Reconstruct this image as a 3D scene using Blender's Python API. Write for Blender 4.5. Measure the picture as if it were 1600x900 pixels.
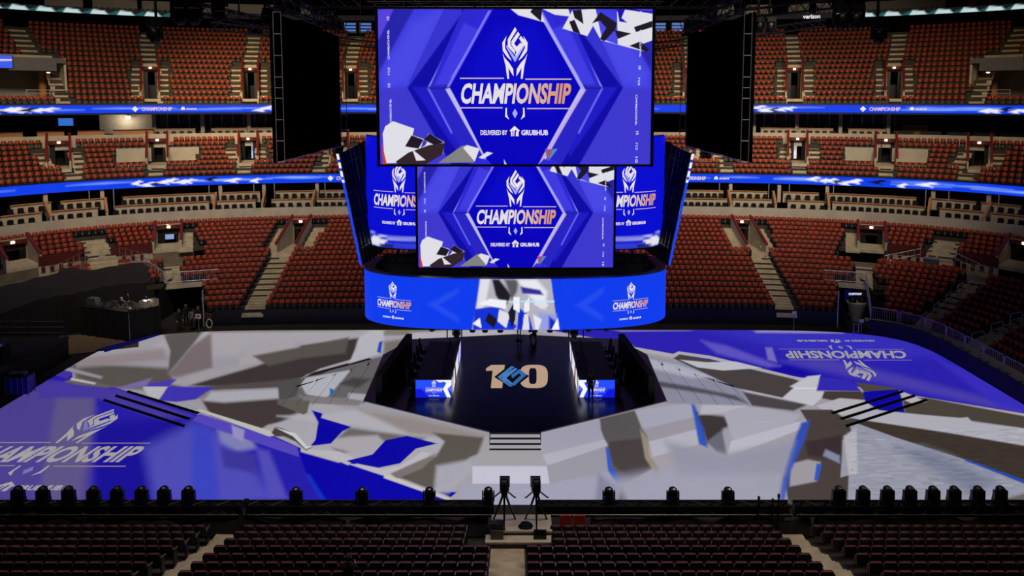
import bpy, bmesh, math, random
import numpy as np
from mathutils import Vector, Matrix
random.seed(7); rng = np.random.default_rng(7)
for o in list(bpy.data.objects): bpy.data.objects.remove(o)
S = bpy.context.scene; COL = S.collection
PI = math.pi
# ------------------------------------------------------------------ camera (a real shift lens: 24.9 mm, 5 degrees down)
CF, CX, CY, CQ, CH = 1108., 805., 254., math.radians(5), 18.
cam = bpy.data.objects.new('camera', bpy.data.cameras.new('camera')); COL.objects.link(cam)
cam.location = (0, 0, CH); cam.rotation_euler = (PI/2 - CQ, 0, 0)
cam.data.sensor_fit = 'HORIZONTAL'; cam.data.sensor_width = 36; cam.data.lens = 36*CF/1600
cam.data.shift_x = -(CX-800)/1600; cam.data.shift_y = -(450-CY)/1600
cam.data.clip_start = .5; cam.data.clip_end = 400
S.camera = cam
S.view_settings.view_transform = 'Standard'; S.view_settings.look = 'None'
S.view_settings.exposure = 0; S.view_settings.gamma = 1; S.view_settings.use_curve_mapping = False
# ------------------------------------------------------------------ world: dark hall
w = bpy.data.worlds.new('world'); S.world = w; w.use_nodes = True
w.node_tree.nodes['Background'].inputs[0].default_value = (1.0, .85, .75, 1)
w.node_tree.nodes['Background'].inputs[1].default_value = .016
# ------------------------------------------------------------------ house lights under the roof (above the frame)
def area(name, loc, target, size, power, col=(1, .72, .45), spread=PI, sy=None):
    l = bpy.data.lights.new(name, 'AREA'); l.energy = power; l.color = col; l.shape = 'RECTANGLE'
    l.size = size; l.size_y = sy or size*.3; l.spread = spread
    o = bpy.data.objects.new(name, l); COL.objects.link(o); o.location = loc
    d = Vector(target) - Vector(loc); o.rotation_euler = d.to_track_quat('-Z', 'Y').to_euler(); return o
def spot(name, loc, target, power, col, ang, blend=.6, rad=.6):
    l = bpy.data.lights.new(name, 'SPOT'); l.energy = power; l.color = col
    l.spot_size = math.radians(ang); l.spot_blend = blend; l.shadow_soft_size = rad
    o = bpy.data.objects.new(name, l); COL.objects.link(o); o.location = loc
    d = Vector(target) - Vector(loc); o.rotation_euler = d.to_track_quat('-Z', 'Y').to_euler(); return o
WARM = (1, .70, .36); NEUT = (1, .84, .68)
spot('house_light', (-24, 50, 36), (-31, 79, 18.8), 36000, WARM, 40, 1)
spot('house_light', (-8, 50, 36), (-14, 81, 18.8), 30000, WARM, 44, 1)
spot('house_light', (18, 50, 36), (24, 81, 18.0), 19000, WARM, 46, 1)
spot('house_light', (30, 46, 36), (45, 73, 18.0), 9000, WARM, 55, 1)
spot('house_light', (-32, 44, 36), (-48, 66, 17.0), 11000, WARM, 55, 1)
area('house_light', (-24, 40, 34), (-34, 72, 9.5), 14, 2100, NEUT, 1.5)
area('house_light', (24, 40, 34), (25, 79, 11), 14, 2100, NEUT, 1.3)
area('house_light', (0, 40, 34), (0, 72, 8.5), 14, 1450, NEUT, 1.6)
area('house_light', (-8, 24, 33), (-8, 24.5, 3), 30, 850, NEUT, 1.6, 4)
area('house_light', (14, 24, 33), (12, 24.5, 3), 30, 780, NEUT, 1.6, 4)
# ------------------------------------------------------------------ photo pixel <-> world helpers
cq, sq = math.cos(CQ), math.sin(CQ)
def prj(X, Y, Z):
    d = Y*cq - (Z-CH)*sq; u = Y*sq + (Z-CH)*cq
    return CX + CF*X/d, CY - CF*u/d
def unp(px, py, z=0.):
    a = (px-CX)/CF; b = (CY-py)/CF
    t = (z-CH)/(b*cq - sq)
    return a*t, (cq + b*sq)*t
def unY(px, py, Y):
    a = (px-CX)/CF; b = (CY-py)/CF
    t = Y/(cq + b*sq); return a*t, CH + (b*cq - sq)*t
def lin(c):
    c = np.asarray(c, float)/255.
    return np.where(c <= .04045, c/12.92, ((c+.055)/1.055)**2.4)
# ------------------------------------------------------------------ materials (all procedural)
def mat(name, rgb, rough=.6, metal=0., emit=0., var=.12, scale=3., spec=.5, bump=0.):
    m = bpy.data.materials.new(name); m.use_nodes = True
    nt = m.node_tree; b = nt.nodes['Principled BSDF']
    c = tuple(float(v) for v in lin(rgb)) + (1,)
    b.inputs['Roughness'].default_value = rough; b.inputs['Metallic'].default_value = metal
    b.inputs['Specular IOR Level'].default_value = spec
    if var:
        tc = nt.nodes.new('ShaderNodeTexCoord'); no = nt.nodes.new('ShaderNodeTexNoise'); no.inputs['Scale'].default_value = scale
        no.inputs['Detail'].default_value = 5
        mp = nt.nodes.new('ShaderNodeMapRange'); mp.inputs[1].default_value = .3; mp.inputs[2].default_value = .7
        mp.inputs[3].default_value = 1-var; mp.inputs[4].default_value = 1+var
        mx = nt.nodes.new('ShaderNodeMix'); mx.data_type = 'RGBA'; mx.blend_type = 'MULTIPLY'; mx.inputs[0].default_value = 1
        mx.inputs[6].default_value = c
        nt.links.new(tc.outputs['Object'], no.inputs['Vector']); nt.links.new(no.outputs['Fac'], mp.inputs[0])
        nt.links.new(mp.outputs[0], mx.inputs[7]); nt.links.new(mx.outputs[2], b.inputs['Base Color'])
        if bump:
            bp = nt.nodes.new('ShaderNodeBump'); bp.inputs['Strength'].default_value = bump; bp.inputs['Distance'].default_value = .05
            nt.links.new(no.outputs['Fac'], bp.inputs['Height']); nt.links.new(bp.outputs[0], b.inputs['Normal'])
    else: b.inputs['Base Color'].default_value = c
    if emit:
        b.inputs['Emission Color'].default_value = c; b.inputs['Emission Strength'].default_value = emit
    return m
def ledmat(name, strength=1., base=0., rough=.5):
    m = bpy.data.materials.new(name); m.use_nodes = True
    nt = m.node_tree; b = nt.nodes['Principled BSDF']; b.inputs['Roughness'].default_value = rough
    at = nt.nodes.new('ShaderNodeAttribute'); at.attribute_name = 'Col'
    nt.links.new(at.outputs['Color'], b.inputs['Emission Color']); b.inputs['Emission Strength'].default_value = strength
    if base:
        mx = nt.nodes.new('ShaderNodeVectorMath'); mx.operation = 'SCALE'; mx.inputs['Scale'].default_value = base
        nt.links.new(at.outputs['Color'], mx.inputs[0]); nt.links.new(mx.outputs[0], b.inputs['Base Color'])
    else: b.inputs['Base Color'].default_value = (.004, .004, .005, 1)
    b.inputs['Specular IOR Level'].default_value = .1
    return m
M = dict(
 concrete=mat('concrete', (118,108,92), .85, var=.25, scale=1.2), tread=mat('terrace_concrete', (62,56,50), .9, var=.2),
 stair=mat('stair_concrete', (190,178,152), .85, var=.2, scale=2.), wall=mat('painted_concrete', (186,178,160), .8, var=.14, scale=.8),
 seatu=mat('olive_seat_underside', (74,68,52), .7, var=.3), red=mat('red_seat', (156,54,27), .55, var=.22, scale=1.1), redback=mat('red_seat_back', (92,18,14), .5, var=.2, scale=2),
 shell=mat('black_seat_shell', (10,8,9), .5, var=.2), armr=mat('grey_armrest', (104,94,90), .38, var=.1),
 black=mat('black_plastic', (10,10,12), .45, var=.2), drape=mat('black_drape', (13,11,12), .9, var=.3, scale=1.5, bump=.5),
 drapeg=mat('charcoal_drape', (34,30,31), .9, var=.2, scale=.8, bump=.6), blackm=mat('black_metal', (16,16,18), .4, .3, var=.1),
 maroon=mat('maroon_rail', (120,30,22), .6), cream=mat('cream_panel', (190,178,152), .6, var=.06), wood=mat('oak_cap', (190,130,75), .5, var=.15, scale=6),
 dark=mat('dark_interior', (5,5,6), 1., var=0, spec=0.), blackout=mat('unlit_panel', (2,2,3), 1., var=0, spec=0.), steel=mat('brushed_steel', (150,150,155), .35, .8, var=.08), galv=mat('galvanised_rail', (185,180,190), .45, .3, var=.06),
 lamp=mat('warm_lamp', (255,225,180), .5, emit=4, var=0), floorc=mat('dark_floor', (40,34,28), .9, var=.2), woodf=mat('court_wood', (124,104,80), .7, var=.25, scale=2.5),
 navy=mat('navy_board', (12,13,36), .6, var=.2), stage=mat('gloss_black_stage', (15,15,18), .22, var=.15, spec=.45), boardk=mat('black_board', (16,15,18), .6),
 skin=mat('skin', (196,140,112), .6, var=.05), cloth=mat('dark_clothes', (22,22,26), .9), clothg=mat('grey_shirt', (120,120,128), .9), jeans=mat('dark_jeans', (26,28,40), .9),
 hair=mat('dark_hair', (35,24,18), .8), blond=mat('fair_hair', (120,90,60), .8), orange=mat('orange_cushion', (175,52,30), .7), beige=mat('beige_deck', (205,196,180), .7, var=.1),
 white=mat('white_paper', (225,225,225), .6, var=.03), glass=None, blue=mat('blue_tarp', (22,34,190), .5, var=.2, scale=5), maroonf=mat('maroon_fascia', (82,20,18), .8),
 chrome=mat('chrome', (200,200,205), .15, 1., var=0), grey=mat('mid_grey', (90,90,92), .6), screenb=mat('lit_monitor', (60,120,220), .5, emit=.8, var=0))
def glassmat():
    m = bpy.data.materials.new('suite_glass'); m.use_nodes = True; b = m.node_tree.nodes['Principled BSDF']
    b.inputs['Base Color'].default_value = (.5, .5, .6, 1); b.inputs['Roughness'].default_value = .05; b.inputs['Alpha'].default_value = .16
    return m
M['glass'] = glassmat()
LED = ledmat('led_picture', 1.0); LEDF = ledmat('projected_floor', .62, .42, .6); FL = ledmat('projected_lettering', .42, .2); LEDS = [LED, LEDF, FL]
# ------------------------------------------------------------------ mesh builder
class MB:
    def __init__(s): s.v = []; s.f = []; s.m = []; s.ms = []; s.c = []
    def mi(s, m):
        m = M[m] if isinstance(m, str) else m
        if m not in s.ms: s.ms.append(m)
        return s.ms.index(m)
    def add(s, vs, fs, m, col=None):
        k = len(s.v); i = s.mi(m)
        s.v += [tuple(p) for p in vs]; s.f += [tuple(k+q for q in f) for f in fs]; s.m += [i]*len(fs)
        s.c += [(col if col is not None else (0, 0, 0))]*len(vs)
        return s
    def box(s, c, d, m, rz=0., taper=1., rx=0.):
        x, y, z = [q/2 for q in d]; vs = []
        R = Matrix.Rotation(rz, 3, 'Z') @ Matrix.Rotation(rx, 3, 'X')
        for dz in (-1, 1):
            t = taper if dz > 0 else 1.
            for dx, dy in ((-1,-1), (1,-1), (1,1), (-1,1)):
                p = R @ Vector((dx*x*t, dy*y*t, dz*z)); vs.append((p.x+c[0], p.y+c[1], p.z+c[2]))
        return s.add(vs, [(0,3,2,1), (4,5,6,7), (0,1,5,4), (1,2,6,5), (2,3,7,6), (3,0,4,7)], m)
    def tube(s, pts, r, m, n=6):
        pts = [Vector(p) for p in pts]; rs = r if isinstance(r, (list, tuple)) else [r]*len(pts)
        vs = []; fs = []
        for i, p in enumerate(pts):
            d = (pts[min(i+1, len(pts)-1)] - pts[max(i-1, 0)]).normalized()
            a = d.cross(Vector((0,0,1)) if abs(d.z) < .9 else Vector((1,0,0))).normalized(); b = d.cross(a)
            for k in range(n):
                t = 2*PI*k/n; q = p + (a*math.cos(t) + b*math.sin(t))*rs[i]; vs.append(q)
            if i:
                for k in range(n): fs.append(((i-1)*n+k, (i-1)*n+(k+1)%n, i*n+(k+1)%n, i*n+k))
        fs.append(tuple(reversed(range(n)))); fs.append(tuple((len(pts)-1)*n+k for k in range(n)))
        return s.add(vs, fs, m)
    def lathe(s, prof, c, m, n=14):                       # prof: [(r, z)]
        vs = []; fs = []
        for i, (r, z) in enumerate(prof):
            for k in range(n):
                t = 2*PI*k/n; vs.append((c[0]+r*math.cos(t), c[1]+r*math.sin(t), c[2]+z))
            if i:
                for k in range(n): fs.append(((i-1)*n+k, (i-1)*n+(k+1)%n, i*n+(k+1)%n, i*n+k))
        return s.add(vs, fs, m)
    def prism(s, poly, fn, m, t0, t1):                    # poly 2D, fn(u,v,t) -> 3D
        n = len(poly); vs = [fn(u, v, t0) for u, v in poly] + [fn(u, v, t1) for u, v in poly]
        fs = [tuple(range(n)), tuple(reversed(range(n, 2*n)))] + [(i, i+n, (i+1) % n+n, (i+1) % n) for i in range(n)]
        return s.add(vs, fs, m)
    def build(s, name, parent=None, smooth=False, loc=None):
        me = bpy.data.meshes.new(name); vs = s.v
        if loc is not None: vs = [(v[0]-loc[0], v[1]-loc[1], v[2]-loc[2]) for v in vs]
        me.from_pydata(vs, [], s.f)
        for m in s.ms: me.materials.append(m)
        me.polygons.foreach_set('material_index', s.m)
        if any(m in LEDS for m in s.ms):
            at = me.color_attributes.new('Col', 'FLOAT_COLOR', 'POINT')
            a = np.ones((len(s.v), 4), np.float32); a[:, :3] = np.array(s.c, np.float32); at.data.foreach_set('color', a.ravel())
        if smooth: me.polygons.foreach_set('use_smooth', [True]*len(me.polygons))
        me.validate(); me.update()
        if parent is None or loc is not None: pass
        bm = bmesh.new(); bm.from_mesh(me); 
        if not any(m in LEDS for m in s.ms): bmesh.ops.recalc_face_normals(bm, faces=bm.faces)
        bm.to_mesh(me); bm.free()
        o = bpy.data.objects.new(name, me); COL.objects.link(o)
        if loc is not None: o.location = loc
        if parent is not None: o.parent = parent
        return o
def tag(o, label=None, cat=None, group=None, kind=None):
    if label: o['label'] = label
    if cat: o['category'] = cat
    if group: o['group'] = group
    if kind: o['kind'] = kind
    return o
def empty(name, loc=(0,0,0), rz=0., label=None, cat=None, group=None):
    o = bpy.data.objects.new(name, None); COL.objects.link(o); o.location = loc; o.rotation_euler = (0, 0, rz); o.empty_display_size = .2
    return tag(o, label, cat, group)
def struct(mb, name): return tag(mb.build(name), kind='structure')
def kids(o): return [c for c in bpy.data.objects if c.parent == o]
class Proto:
    """remembers a thing with its parts so that copies are cheap"""
    def __init__(s, root):
        s.r = root; s.k = [(c, kids(c)) for c in kids(root)]; s.used = False
    def place(s, loc, rz=0., label=None, group=None, scale=None, cat=None, rx=0.):
        if not s.used: s.used = True; r = s.r
        else:
            r = s.r.copy(); COL.objects.link(r)
            for c, g in s.k:
                c2 = c.copy(); COL.objects.link(c2); c2.parent = r
                for q in g:
                    q2 = q.copy(); COL.objects.link(q2); q2.parent = c2
        r.location = loc; r.rotation_euler = (rx, 0, rz)
        if scale: r.scale = (scale,)*3 if not isinstance(scale, tuple) else scale
        return tag(r, label, cat, group)
# ------------------------------------------------------------------ bowl plan: superellipse rings
YC = 41.5
def nexp(b): return float(np.interp(b, [13, 15, 18, 22, 28], [7.0, 5.0, 3.9, 3.3, 3.0]))
_rc = {}
def ring(b):
    k = round(b, 3)
    if k not in _rc:
        a = b + 17 + .4*min(1, max(0, (b-13)/19.)); n = nexp(b)
        u = np.linspace(-.12, PI+.12, 4000)
        x = -a*np.sign(np.cos(u))*np.abs(np.cos(u))**(2/n); y = YC + b*np.sign(np.sin(u))*np.abs(np.sin(u))**(2/n)
        s = np.concatenate([[0], np.cumsum(np.hypot(np.diff(x), np.diff(y)))])
        s -= np.interp(0, x, s); _rc[k] = (x, y, s)
    return _rc[k]
def at_s(b, s):
    x, y, ss = ring(b)
    X = np.interp(s, ss, x); Y = np.interp(s, ss, y)
    X2 = np.interp(s+.25, ss, x); Y2 = np.interp(s+.25, ss, y); X1 = np.interp(s-.25, ss, x); Y1 = np.interp(s-.25, ss, y)
    tx, ty = X2-X1, Y2-Y1; l = np.hypot(tx, ty); return X, Y, tx/l, ty/l      # tangent runs to the right, outward normal = (-ty, tx)
def s_px(b, z, px):
    x, y, ss = ring(b); d = y*cq - (z-CH)*sq; p = CX + CF*x/d
    m = (y > YC-1) ; i = np.where(m)[0]
    return float(np.interp(px, p[i], ss[i]))
def at_px(b, z, px): return at_s(b, s_px(b, z, px))
class Tier:
    def __init__(s, b0, db, z0, dz, n): s.b0, s.db, s.z0, s.dz, s.n = b0, db, z0, dz, n; s.zones = []
    def b(s, i): return s.b0 + s.db*i
    def z(s, i): return s.z0 + s.dz*i
    def zone(s, r0, px0, r1, px1, w, kind):
        X, Y, tx, ty = at_px(s.b(r0), s.z(r0), px0); X1, Y1, _, _ = at_px(s.b(r1), s.z(r1), px1)
        q = dict(r0=r0, r1=r1, c0=(float(X), float(Y)), c1=(float(X1), float(Y1)), t=(float(tx), float(ty)), w=w, kind=kind); s.zones.append(q); return q
    def zc(s, q, i):
        t = (i-q['r0'])/max(1, q['r1']-q['r0']); return q['c0'][0]*(1-t)+q['c1'][0]*t, q['c0'][1]*(1-t)+q['c1'][1]*t
    def hit(s, i, X, Y, extra=0., kinds=('aisle', 'portal', 'gap')):
        m = np.zeros(X.shape, bool)
        for q in s.zones:
            if q['kind'] in kinds and q['r0'] <= i <= q['r1']:
                cx, cy = s.zc(q, i); t = q['t']
                lat = (X-cx)*t[0] + (Y-cy)*t[1]; dep = -(X-cx)*t[1] + (Y-cy)*t[0]
                m |= (np.abs(lat) < q['w']/2+extra) & (np.abs(dep) < 4)
        return m
T1 = Tier(15.2, .8, .95, .285, 18); T2 = Tier(32.7, .8, 10.1, .45, 8); T3 = Tier(37.75, .93, 17.6, .61, 15)
# ------------------------------------------------------------------ painting engine for lit pictures: polygons rasterised to vertex colours
def sdist(P, poly):
    P = np.asarray(P, float); q = np.asarray(poly, float); n = len(q)
    ins = np.zeros(len(P), bool); dm = np.full(len(P), 1e9)
    for i in range(n):
        a, b = q[i], q[(i+1) % n]; ab = b-a; ap = P-a
        t = np.clip((ap@ab)/(ab@ab+1e-12), 0, 1); dm = np.minimum(dm, np.hypot(ap[:,0]-t*ab[0], ap[:,1]-t*ab[1]))
        c = ((a[1] > P[:,1]) != (b[1] > P[:,1]))
        with np.errstate(divide='ignore', invalid='ignore'):
            xi = (b[0]-a[0])*(P[:,1]-a[1])/(b[1]-a[1]) + a[0]
        ins ^= c & (P[:,0] < xi)
    return np.where(ins, dm, -dm)
def paint(P, base, ops, cell):
    C = np.tile(lin(base), (len(P), 1))
    for op in ops:
        poly, col = op[0], op[1]; soft = max(cell, op[2] if len(op) > 2 else cell); al = op[3] if len(op) > 3 else 1.
        q = np.asarray(poly, float)
        m = (P[:,0] > q[:,0].min()-soft) & (P[:,0] < q[:,0].max()+soft) & (P[:,1] > q[:,1].min()-soft) & (P[:,1] < q[:,1].max()+soft)
        if not m.any(): continue
        a = np.clip(.5 + sdist(P[m], q)/soft, 0, 1); a = a*a*(3-2*a)*al
        C[m] = C[m]*(1-a[:, None]) + lin(col)*a[:, None]
    return C
def grid_art(name, P3, nu, nv, C, m=None, parent=None):
    """grid mesh from (nu*nv) points, row-major in v, with a colour per vertex"""
    me = bpy.data.meshes.new(name); N = nu*nv
    me.vertices.add(N); me.vertices.foreach_set('co', np.asarray(P3, np.float32).ravel())
    i, j = np.meshgrid(np.arange(nu-1), np.arange(nv-1)); k = (j*nu+i).ravel()
    F = np.stack([k, k+1, k+1+nu, k+nu], 1).astype(np.int32)
    me.loops.add(F.size); me.loops.foreach_set('vertex_index', F.ravel())
    me.polygons.add(len(F)); me.polygons.foreach_set('loop_start', np.arange(0, F.size, 4, dtype=np.int32))
    me.polygons.foreach_set('loop_total', np.full(len(F), 4, np.int32))
    me.materials.append(m or LED); me.update(calc_edges=True)
    at = me.color_attributes.new('Col', 'FLOAT_COLOR', 'POINT')
    a = np.ones((N, 4), np.float32); a[:, :3] = C; at.data.foreach_set('color', a.ravel())
    o = bpy.data.objects.new(name, me); COL.objects.link(o)
    if parent: o.parent = parent
    return o
# ------------------------------------------------------------------ lettering
_tx = {}
def text2d(s, off=.02):
    """(verts2d, faces) of a string normalised to a unit box"""
    if (s, off) not in _tx:
        cu = bpy.data.curves.new('t', 'FONT'); cu.body = s; cu.offset = off; cu.resolution_u = 3
        o = bpy.data.objects.new('t', cu); COL.objects.link(o); bpy.context.view_layer.update()
        me = bpy.data.meshes.new_from_object(o.evaluated_get(bpy.context.evaluated_depsgraph_get()))
        v = np.array([x.co[:2] for x in me.vertices]); f = [tuple(p.vertices) for p in me.polygons]
        bpy.data.objects.remove(o); bpy.data.curves.remove(cu); bpy.data.meshes.remove(me)
        v -= v.min(0); v /= v.max(0); _tx[(s, off)] = (v, f)
    return _tx[(s, off)]
WHT = (235, 228, 232); LAV = (165, 168, 250); COP = (214, 152, 120)
def put(mb, v, f, fn, col, mtl=None):
    v = np.asarray(v, float)
    if callable(col): cs = [tuple(lin(col(a, b))) for a, b in v]
    else: cs = [tuple(lin(col))]*len(v)
    k = len(mb.v); i = mb.mi(mtl or LED)
    mb.v += [tuple(fn(a, b)) for a, b in v]; mb.c += cs; mb.f += [tuple(k+q for q in g) for g in f]; mb.m += [i]*len(f)
def mir(p, c=782): return [(2*c-x, y) for x, y in reversed(p)]
# the trophy emblem, in picture units (x right, y DOWN), 500 wide lock-up
_wl = [(745,166),(726,196),(728,232),(750,262),(768,276),(752,246),(738,220),(738,196)]
_lg = [(727,243),(736,262),(756,284),(774,312),(776,344),(764,326),(753,306),(756,355),(748,355),(741,300)]
_us = [(740,483),(746,483),(746,512),(756,536),(738,522)]
EMB = [(_wl, WHT), (mir(_wl), WHT), (_lg, WHT), (mir(_lg), WHT),
 ([(750,182),(782,128),(790,141),(762,186),(762,206),(782,232),(782,248),(750,212)], WHT),
 ([(795,148),(804,160),(778,200),(790,214),(806,196),(816,206),(790,240),(766,206),(766,190)], WHT),
 ([(808,166),(826,188),(826,206),(790,256),(782,250),(812,206),(812,196),(800,178)], WHT),
 ([(744,206),(782,258),(820,206),(820,218),(782,282),(744,218)], LAV),
 ([(782,487),(794,508),(782,530),(770,508)], LAV), (_us, WHT), (mir(_us), WHT)]
HOUSE = [(758,585),(780,564),(804,585),(798,590),(798,610),(786,610),(786,596),(790,582),(783,582),(779,596),(779,610),(775,610),(775,584),(771,584),(771,610),(764,610),(764,590)]
def lockup(name, fn, parent=None, grad=True, deliver=True, mtl=None, loc=None, sub=1):
    """fn maps lock-up units to the surface"""
    mb = MB(); g = (lambda a, b: tuple(np.array((225,220,222))*(1-t) + np.array(COP)*t for t in [0])[0]) 
    for poly, c in EMB: put(mb, poly, [tuple(range(len(poly)))], fn, c, mtl)
    for x0, x1, y in ((537,733,352), (828,1033,356), (537,727,483), (835,1033,486)):
        n = 6; v = []
        for i in range(n+1): v += [(x0+(x1-x0)*i/n, y-2), (x0+(x1-x0)*i/n, y+3)]
        put(mb, v, [(2*i, 2*i+1, 2*i+3, 2*i+2) for i in range(n)], fn, (215,190,190), mtl)
    def word(s, x0, x1, y0, y1, sh, col, off=.03):
        tv, tf = text2d(s, off); v = [(x0 + a*(x1-x0) + sh*b*(y1-y0), y1 - b*(y1-y0)) for a, b in tv]
        put(mb, v, tf, fn, col, mtl)
    def cg(a, b):
        t = min(1, max(0, (a-740)/230)) if grad else 0; return tuple(np.array((228,222,226))*(1-t) + np.array(COP)*t)
    word('CHAMPIONSHIP', 537, 1024, 374, 466, .12, cg, .035)
    if deliver:
        word('DELIVERED BY', 628, 748, 583, 605, 0, WHT, .03); word('GRUBHUB', 810, 930, 582, 606, 0, WHT, .04)
        put(mb, HOUSE, [tuple(range(len(HOUSE)))], fn, WHT, mtl)
    return mb.build(name, parent, loc=loc)
# ------------------------------------------------------------------ bowl: zones cut by stairs and entrances
P_, A_ = 'portal', 'aisle'
Zp = []                                                # portals to build: (tier, zone, door offset)
def portal(t, r0, px0, r1, px1, w, **k): q = t.zone(r0, px0, r1, px1, w, P_); Zp.append((t, q, k)); return q
def aisle(t, r0, px0, r1, px1, w): return t.zone(r0, px0, r1, px1, w, A_)
portal(T1, 11, 449, 16, 470, 1.9); aisle(T1, 11, 424, 16, 444, 1.1); aisle(T1, 11, 479, 16, 499, 1.1); aisle(T1, 0, 397, 10, 440, 1.7)
portal(T1, 11, 1180, 16, 1159, 1.9); aisle(T1, 11, 1204, 16, 1184, 1.1); aisle(T1, 11, 1156, 16, 1136, 1.1); aisle(T1, 0, 1227, 10, 1187, 1.6)
portal(T1, 13, 262, 16, 264, 2.4); aisle(T1, 13, 291, 16, 291, 1.2); aisle(T1, 13, 158, 16, 143, 2.1); portal(T1, 13, 36, 16, 20, 2.6)
portal(T1, 13, 1362, 16, 1361, 2.4); aisle(T1, 13, 1332, 16, 1332, 1.2); aisle(T1, 13, 1468, 16, 1482, 2.1); portal(T1, 13, 1585, 16, 1600, 2.6)
for c, f0, f1, lo, wide in ((92,(78,62),(126,116),112,0), (246,None,None,242,1), (388,(366,362),(410,408),381,0), (530,(514,510),(548,546),498,0),
        (1100,(1082,1084),(1120,1122),1136,0), (1246,(1224,1226),(1269,1271),1250,0), (1384,None,None,1385,1), (1530,(1494,1508),(1548,1562),1512,0)):
    portal(T2, 3, c, 7, c, 2.1, wide=wide)
    if wide: T2.zone(3, c-37, 5, c-37, 3.2, 'gap'); T2.zone(3, c+37, 5, c+37, 3.2, 'gap')
    if f0: aisle(T2, 3, f0[0], 6, f0[1], 1.15); aisle(T2, 3, f1[0], 6, f1[1], 1.15)
    aisle(T2, 0, lo, 2, lo+(2 if c < 800 else -2), 1.3)
for c, top in ((235,229), (391,398), (548,557), (1080,1076), (1241,1236), (1397,1405)):
    portal(T3, 1, c, 6, c, 1.9); aisle(T3, 1, c-21, 7, c-20, 1.1); aisle(T3, 1, c+21, 7, c+20, 1.1)
    aisle(T3, 7, c, 14, top, 1.5); aisle(T3, 0, c+2, 0, c+2, 1.2)
aisle(T3, 0, 100, 8, 74, 1.3); aisle(T3, 8, 52, 14, 24, 1.7); T3.zone(1, 30, 7, 10, 6.5, 'gap')
aisle(T3, 0, 1524, 8, 1552, 1.3); aisle(T3, 8, 1572, 14, 1600, 1.7); T3.zone(1, 1590, 7, 1612, 6.0, 'gap')
# corner aisles of the retractable stand at the right
aisle(T1, 6, 272, 9, 268, 1.3); aisle(T1, 6, 1350, 9, 1350, 1.3); aisle(T1, 0, 1443, 9, 1527, 1.3); aisle(T1, 0, 1527, 9, 1660, 1.3)
PXL, PXR = 320, 1307                                    # where the fixed lower rows end left and right
def keep(t, i, X, Y, Z):
    """is this bit of row there? (numpy mask)"""
    px, _ = prj(X, Y, Z); m = (Y > YC-6)
    if t is T1 and i < 13:
        m &= (px > PXL) & ((px < PXR) | ((px > 1384) & (i < 10)))
        if 6 <= i <= 9: m |= ((px > 232) & (px < PXL)) | ((px > PXR) & (px <= 1384))
    return m
# ------------------------------------------------------------------ terraces
def terrace(t, name):
    mb = MB()
    for i in range(t.n):
        b, z = t.b(i), t.z(i); x, y, s = ring(b-.4); hd = t.db/2
        ss = np.arange(-62, 62.1, .5); X, Y, tx, ty = at_s(b-hd, ss)
        Xm, Ym = (X[1:]+X[:-1])/2, (Y[1:]+Y[:-1])/2
        nx, ny = -ty, tx; XB, YB = X+nx*(t.db+.01), Y+ny*(t.db+.01)
        Xc, Yc = Xm + (nx[1:]+nx[:-1])/2*.4, Ym + (ny[1:]+ny[:-1])/2*.4
        k = keep(t, i, Xc, Yc, z) & ~t.hit(i, Xc, Yc, 0, ('portal', 'gap'))
        for j in np.where(k)[0]:
            v = [(X[j], Y[j], z-t.dz-.05), (X[j+1], Y[j+1], z-t.dz-.05), (X[j+1], Y[j+1], z), (X[j], Y[j], z), (XB[j], YB[j], z), (XB[j+1], YB[j+1], z)]
            mb.add(v, [(0,1,2,3), (3,2,5,4)], 'tread')
    return struct(mb, name)
terrace(T1, 'lower_terrace'); terrace(T2, 'middle_terrace'); terrace(T3, 'upper_terrace')
# stairs
for t, nm in ((T1, 'lower_stairs'), (T2, 'middle_stairs'), (T3, 'upper_stairs')):
    mb = MB()
    for q in t.zones:
        if q['kind'] != A_: continue
        rz = math.atan2(q['t'][1], q['t'][0]); nx, ny = -q['t'][1], q['t'][0]
        for i in range(q['r0'], q['r1']+1):
            cx, cy = t.zc(q, i); z = t.z(i)
            mb.box((cx, cy, z+.01-.15), (q['w'], t.db, .3), 'stair', rz)
            if i == 0 and t is T1:
                mb.box((cx-nx*.42, cy-ny*.42, z-.12-.1), (q['w'], .3, .2), 'stair', rz)
            if i: mb.box((cx-nx*.60, cy-ny*.60, z-t.dz/2-.1), (q['w'], .4, .2), 'stair', rz)
    struct(mb, nm)
def band(prof, px0, px1, m, name, step=24, mb=None):
    own = mb is None; mb = mb or MB()
    R = [ring(b) for b, z in prof]; x, y, s = R[0]; z0 = prof[0][1]
    d = y*cq-(z0-CH)*sq; px = CX + CF*x/d
    ii = [i for i in range(0, 4000, step) if px0 <= px[i] <= px1 and y[i] > YC-8]
    vs = [(R[k][0][i], R[k][1][i], prof[k][1]) for i in ii for k in range(len(prof))]; n = len(prof)
    mb.add(vs, [(a*n+k, (a+1)*n+k, (a+1)*n+k+1, a*n+k+1) for a in range(len(ii)-1) for k in range(n-1)], m)
    return struct(mb, name) if own else mb
E_ = (-300, 1900)
band([(29.2,5.3),(29.2,7.45),(29.4,7.45),(29.4,6.9)], *E_, 'wall', 'wall_lower_suites')
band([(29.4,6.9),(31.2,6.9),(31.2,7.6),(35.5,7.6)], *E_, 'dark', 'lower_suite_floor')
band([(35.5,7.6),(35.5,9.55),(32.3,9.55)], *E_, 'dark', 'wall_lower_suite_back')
band([(32.3,9.5),(32.3,10.5),(32.42,10.5),(32.42,9.6)], *E_, 'black', 'middle_tier_edge')
band([(38.75,13.0),(38.75,14.45),(38.9,14.45),(38.9,13.8)], *E_, 'wall', 'wall_upper_suites')
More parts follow.
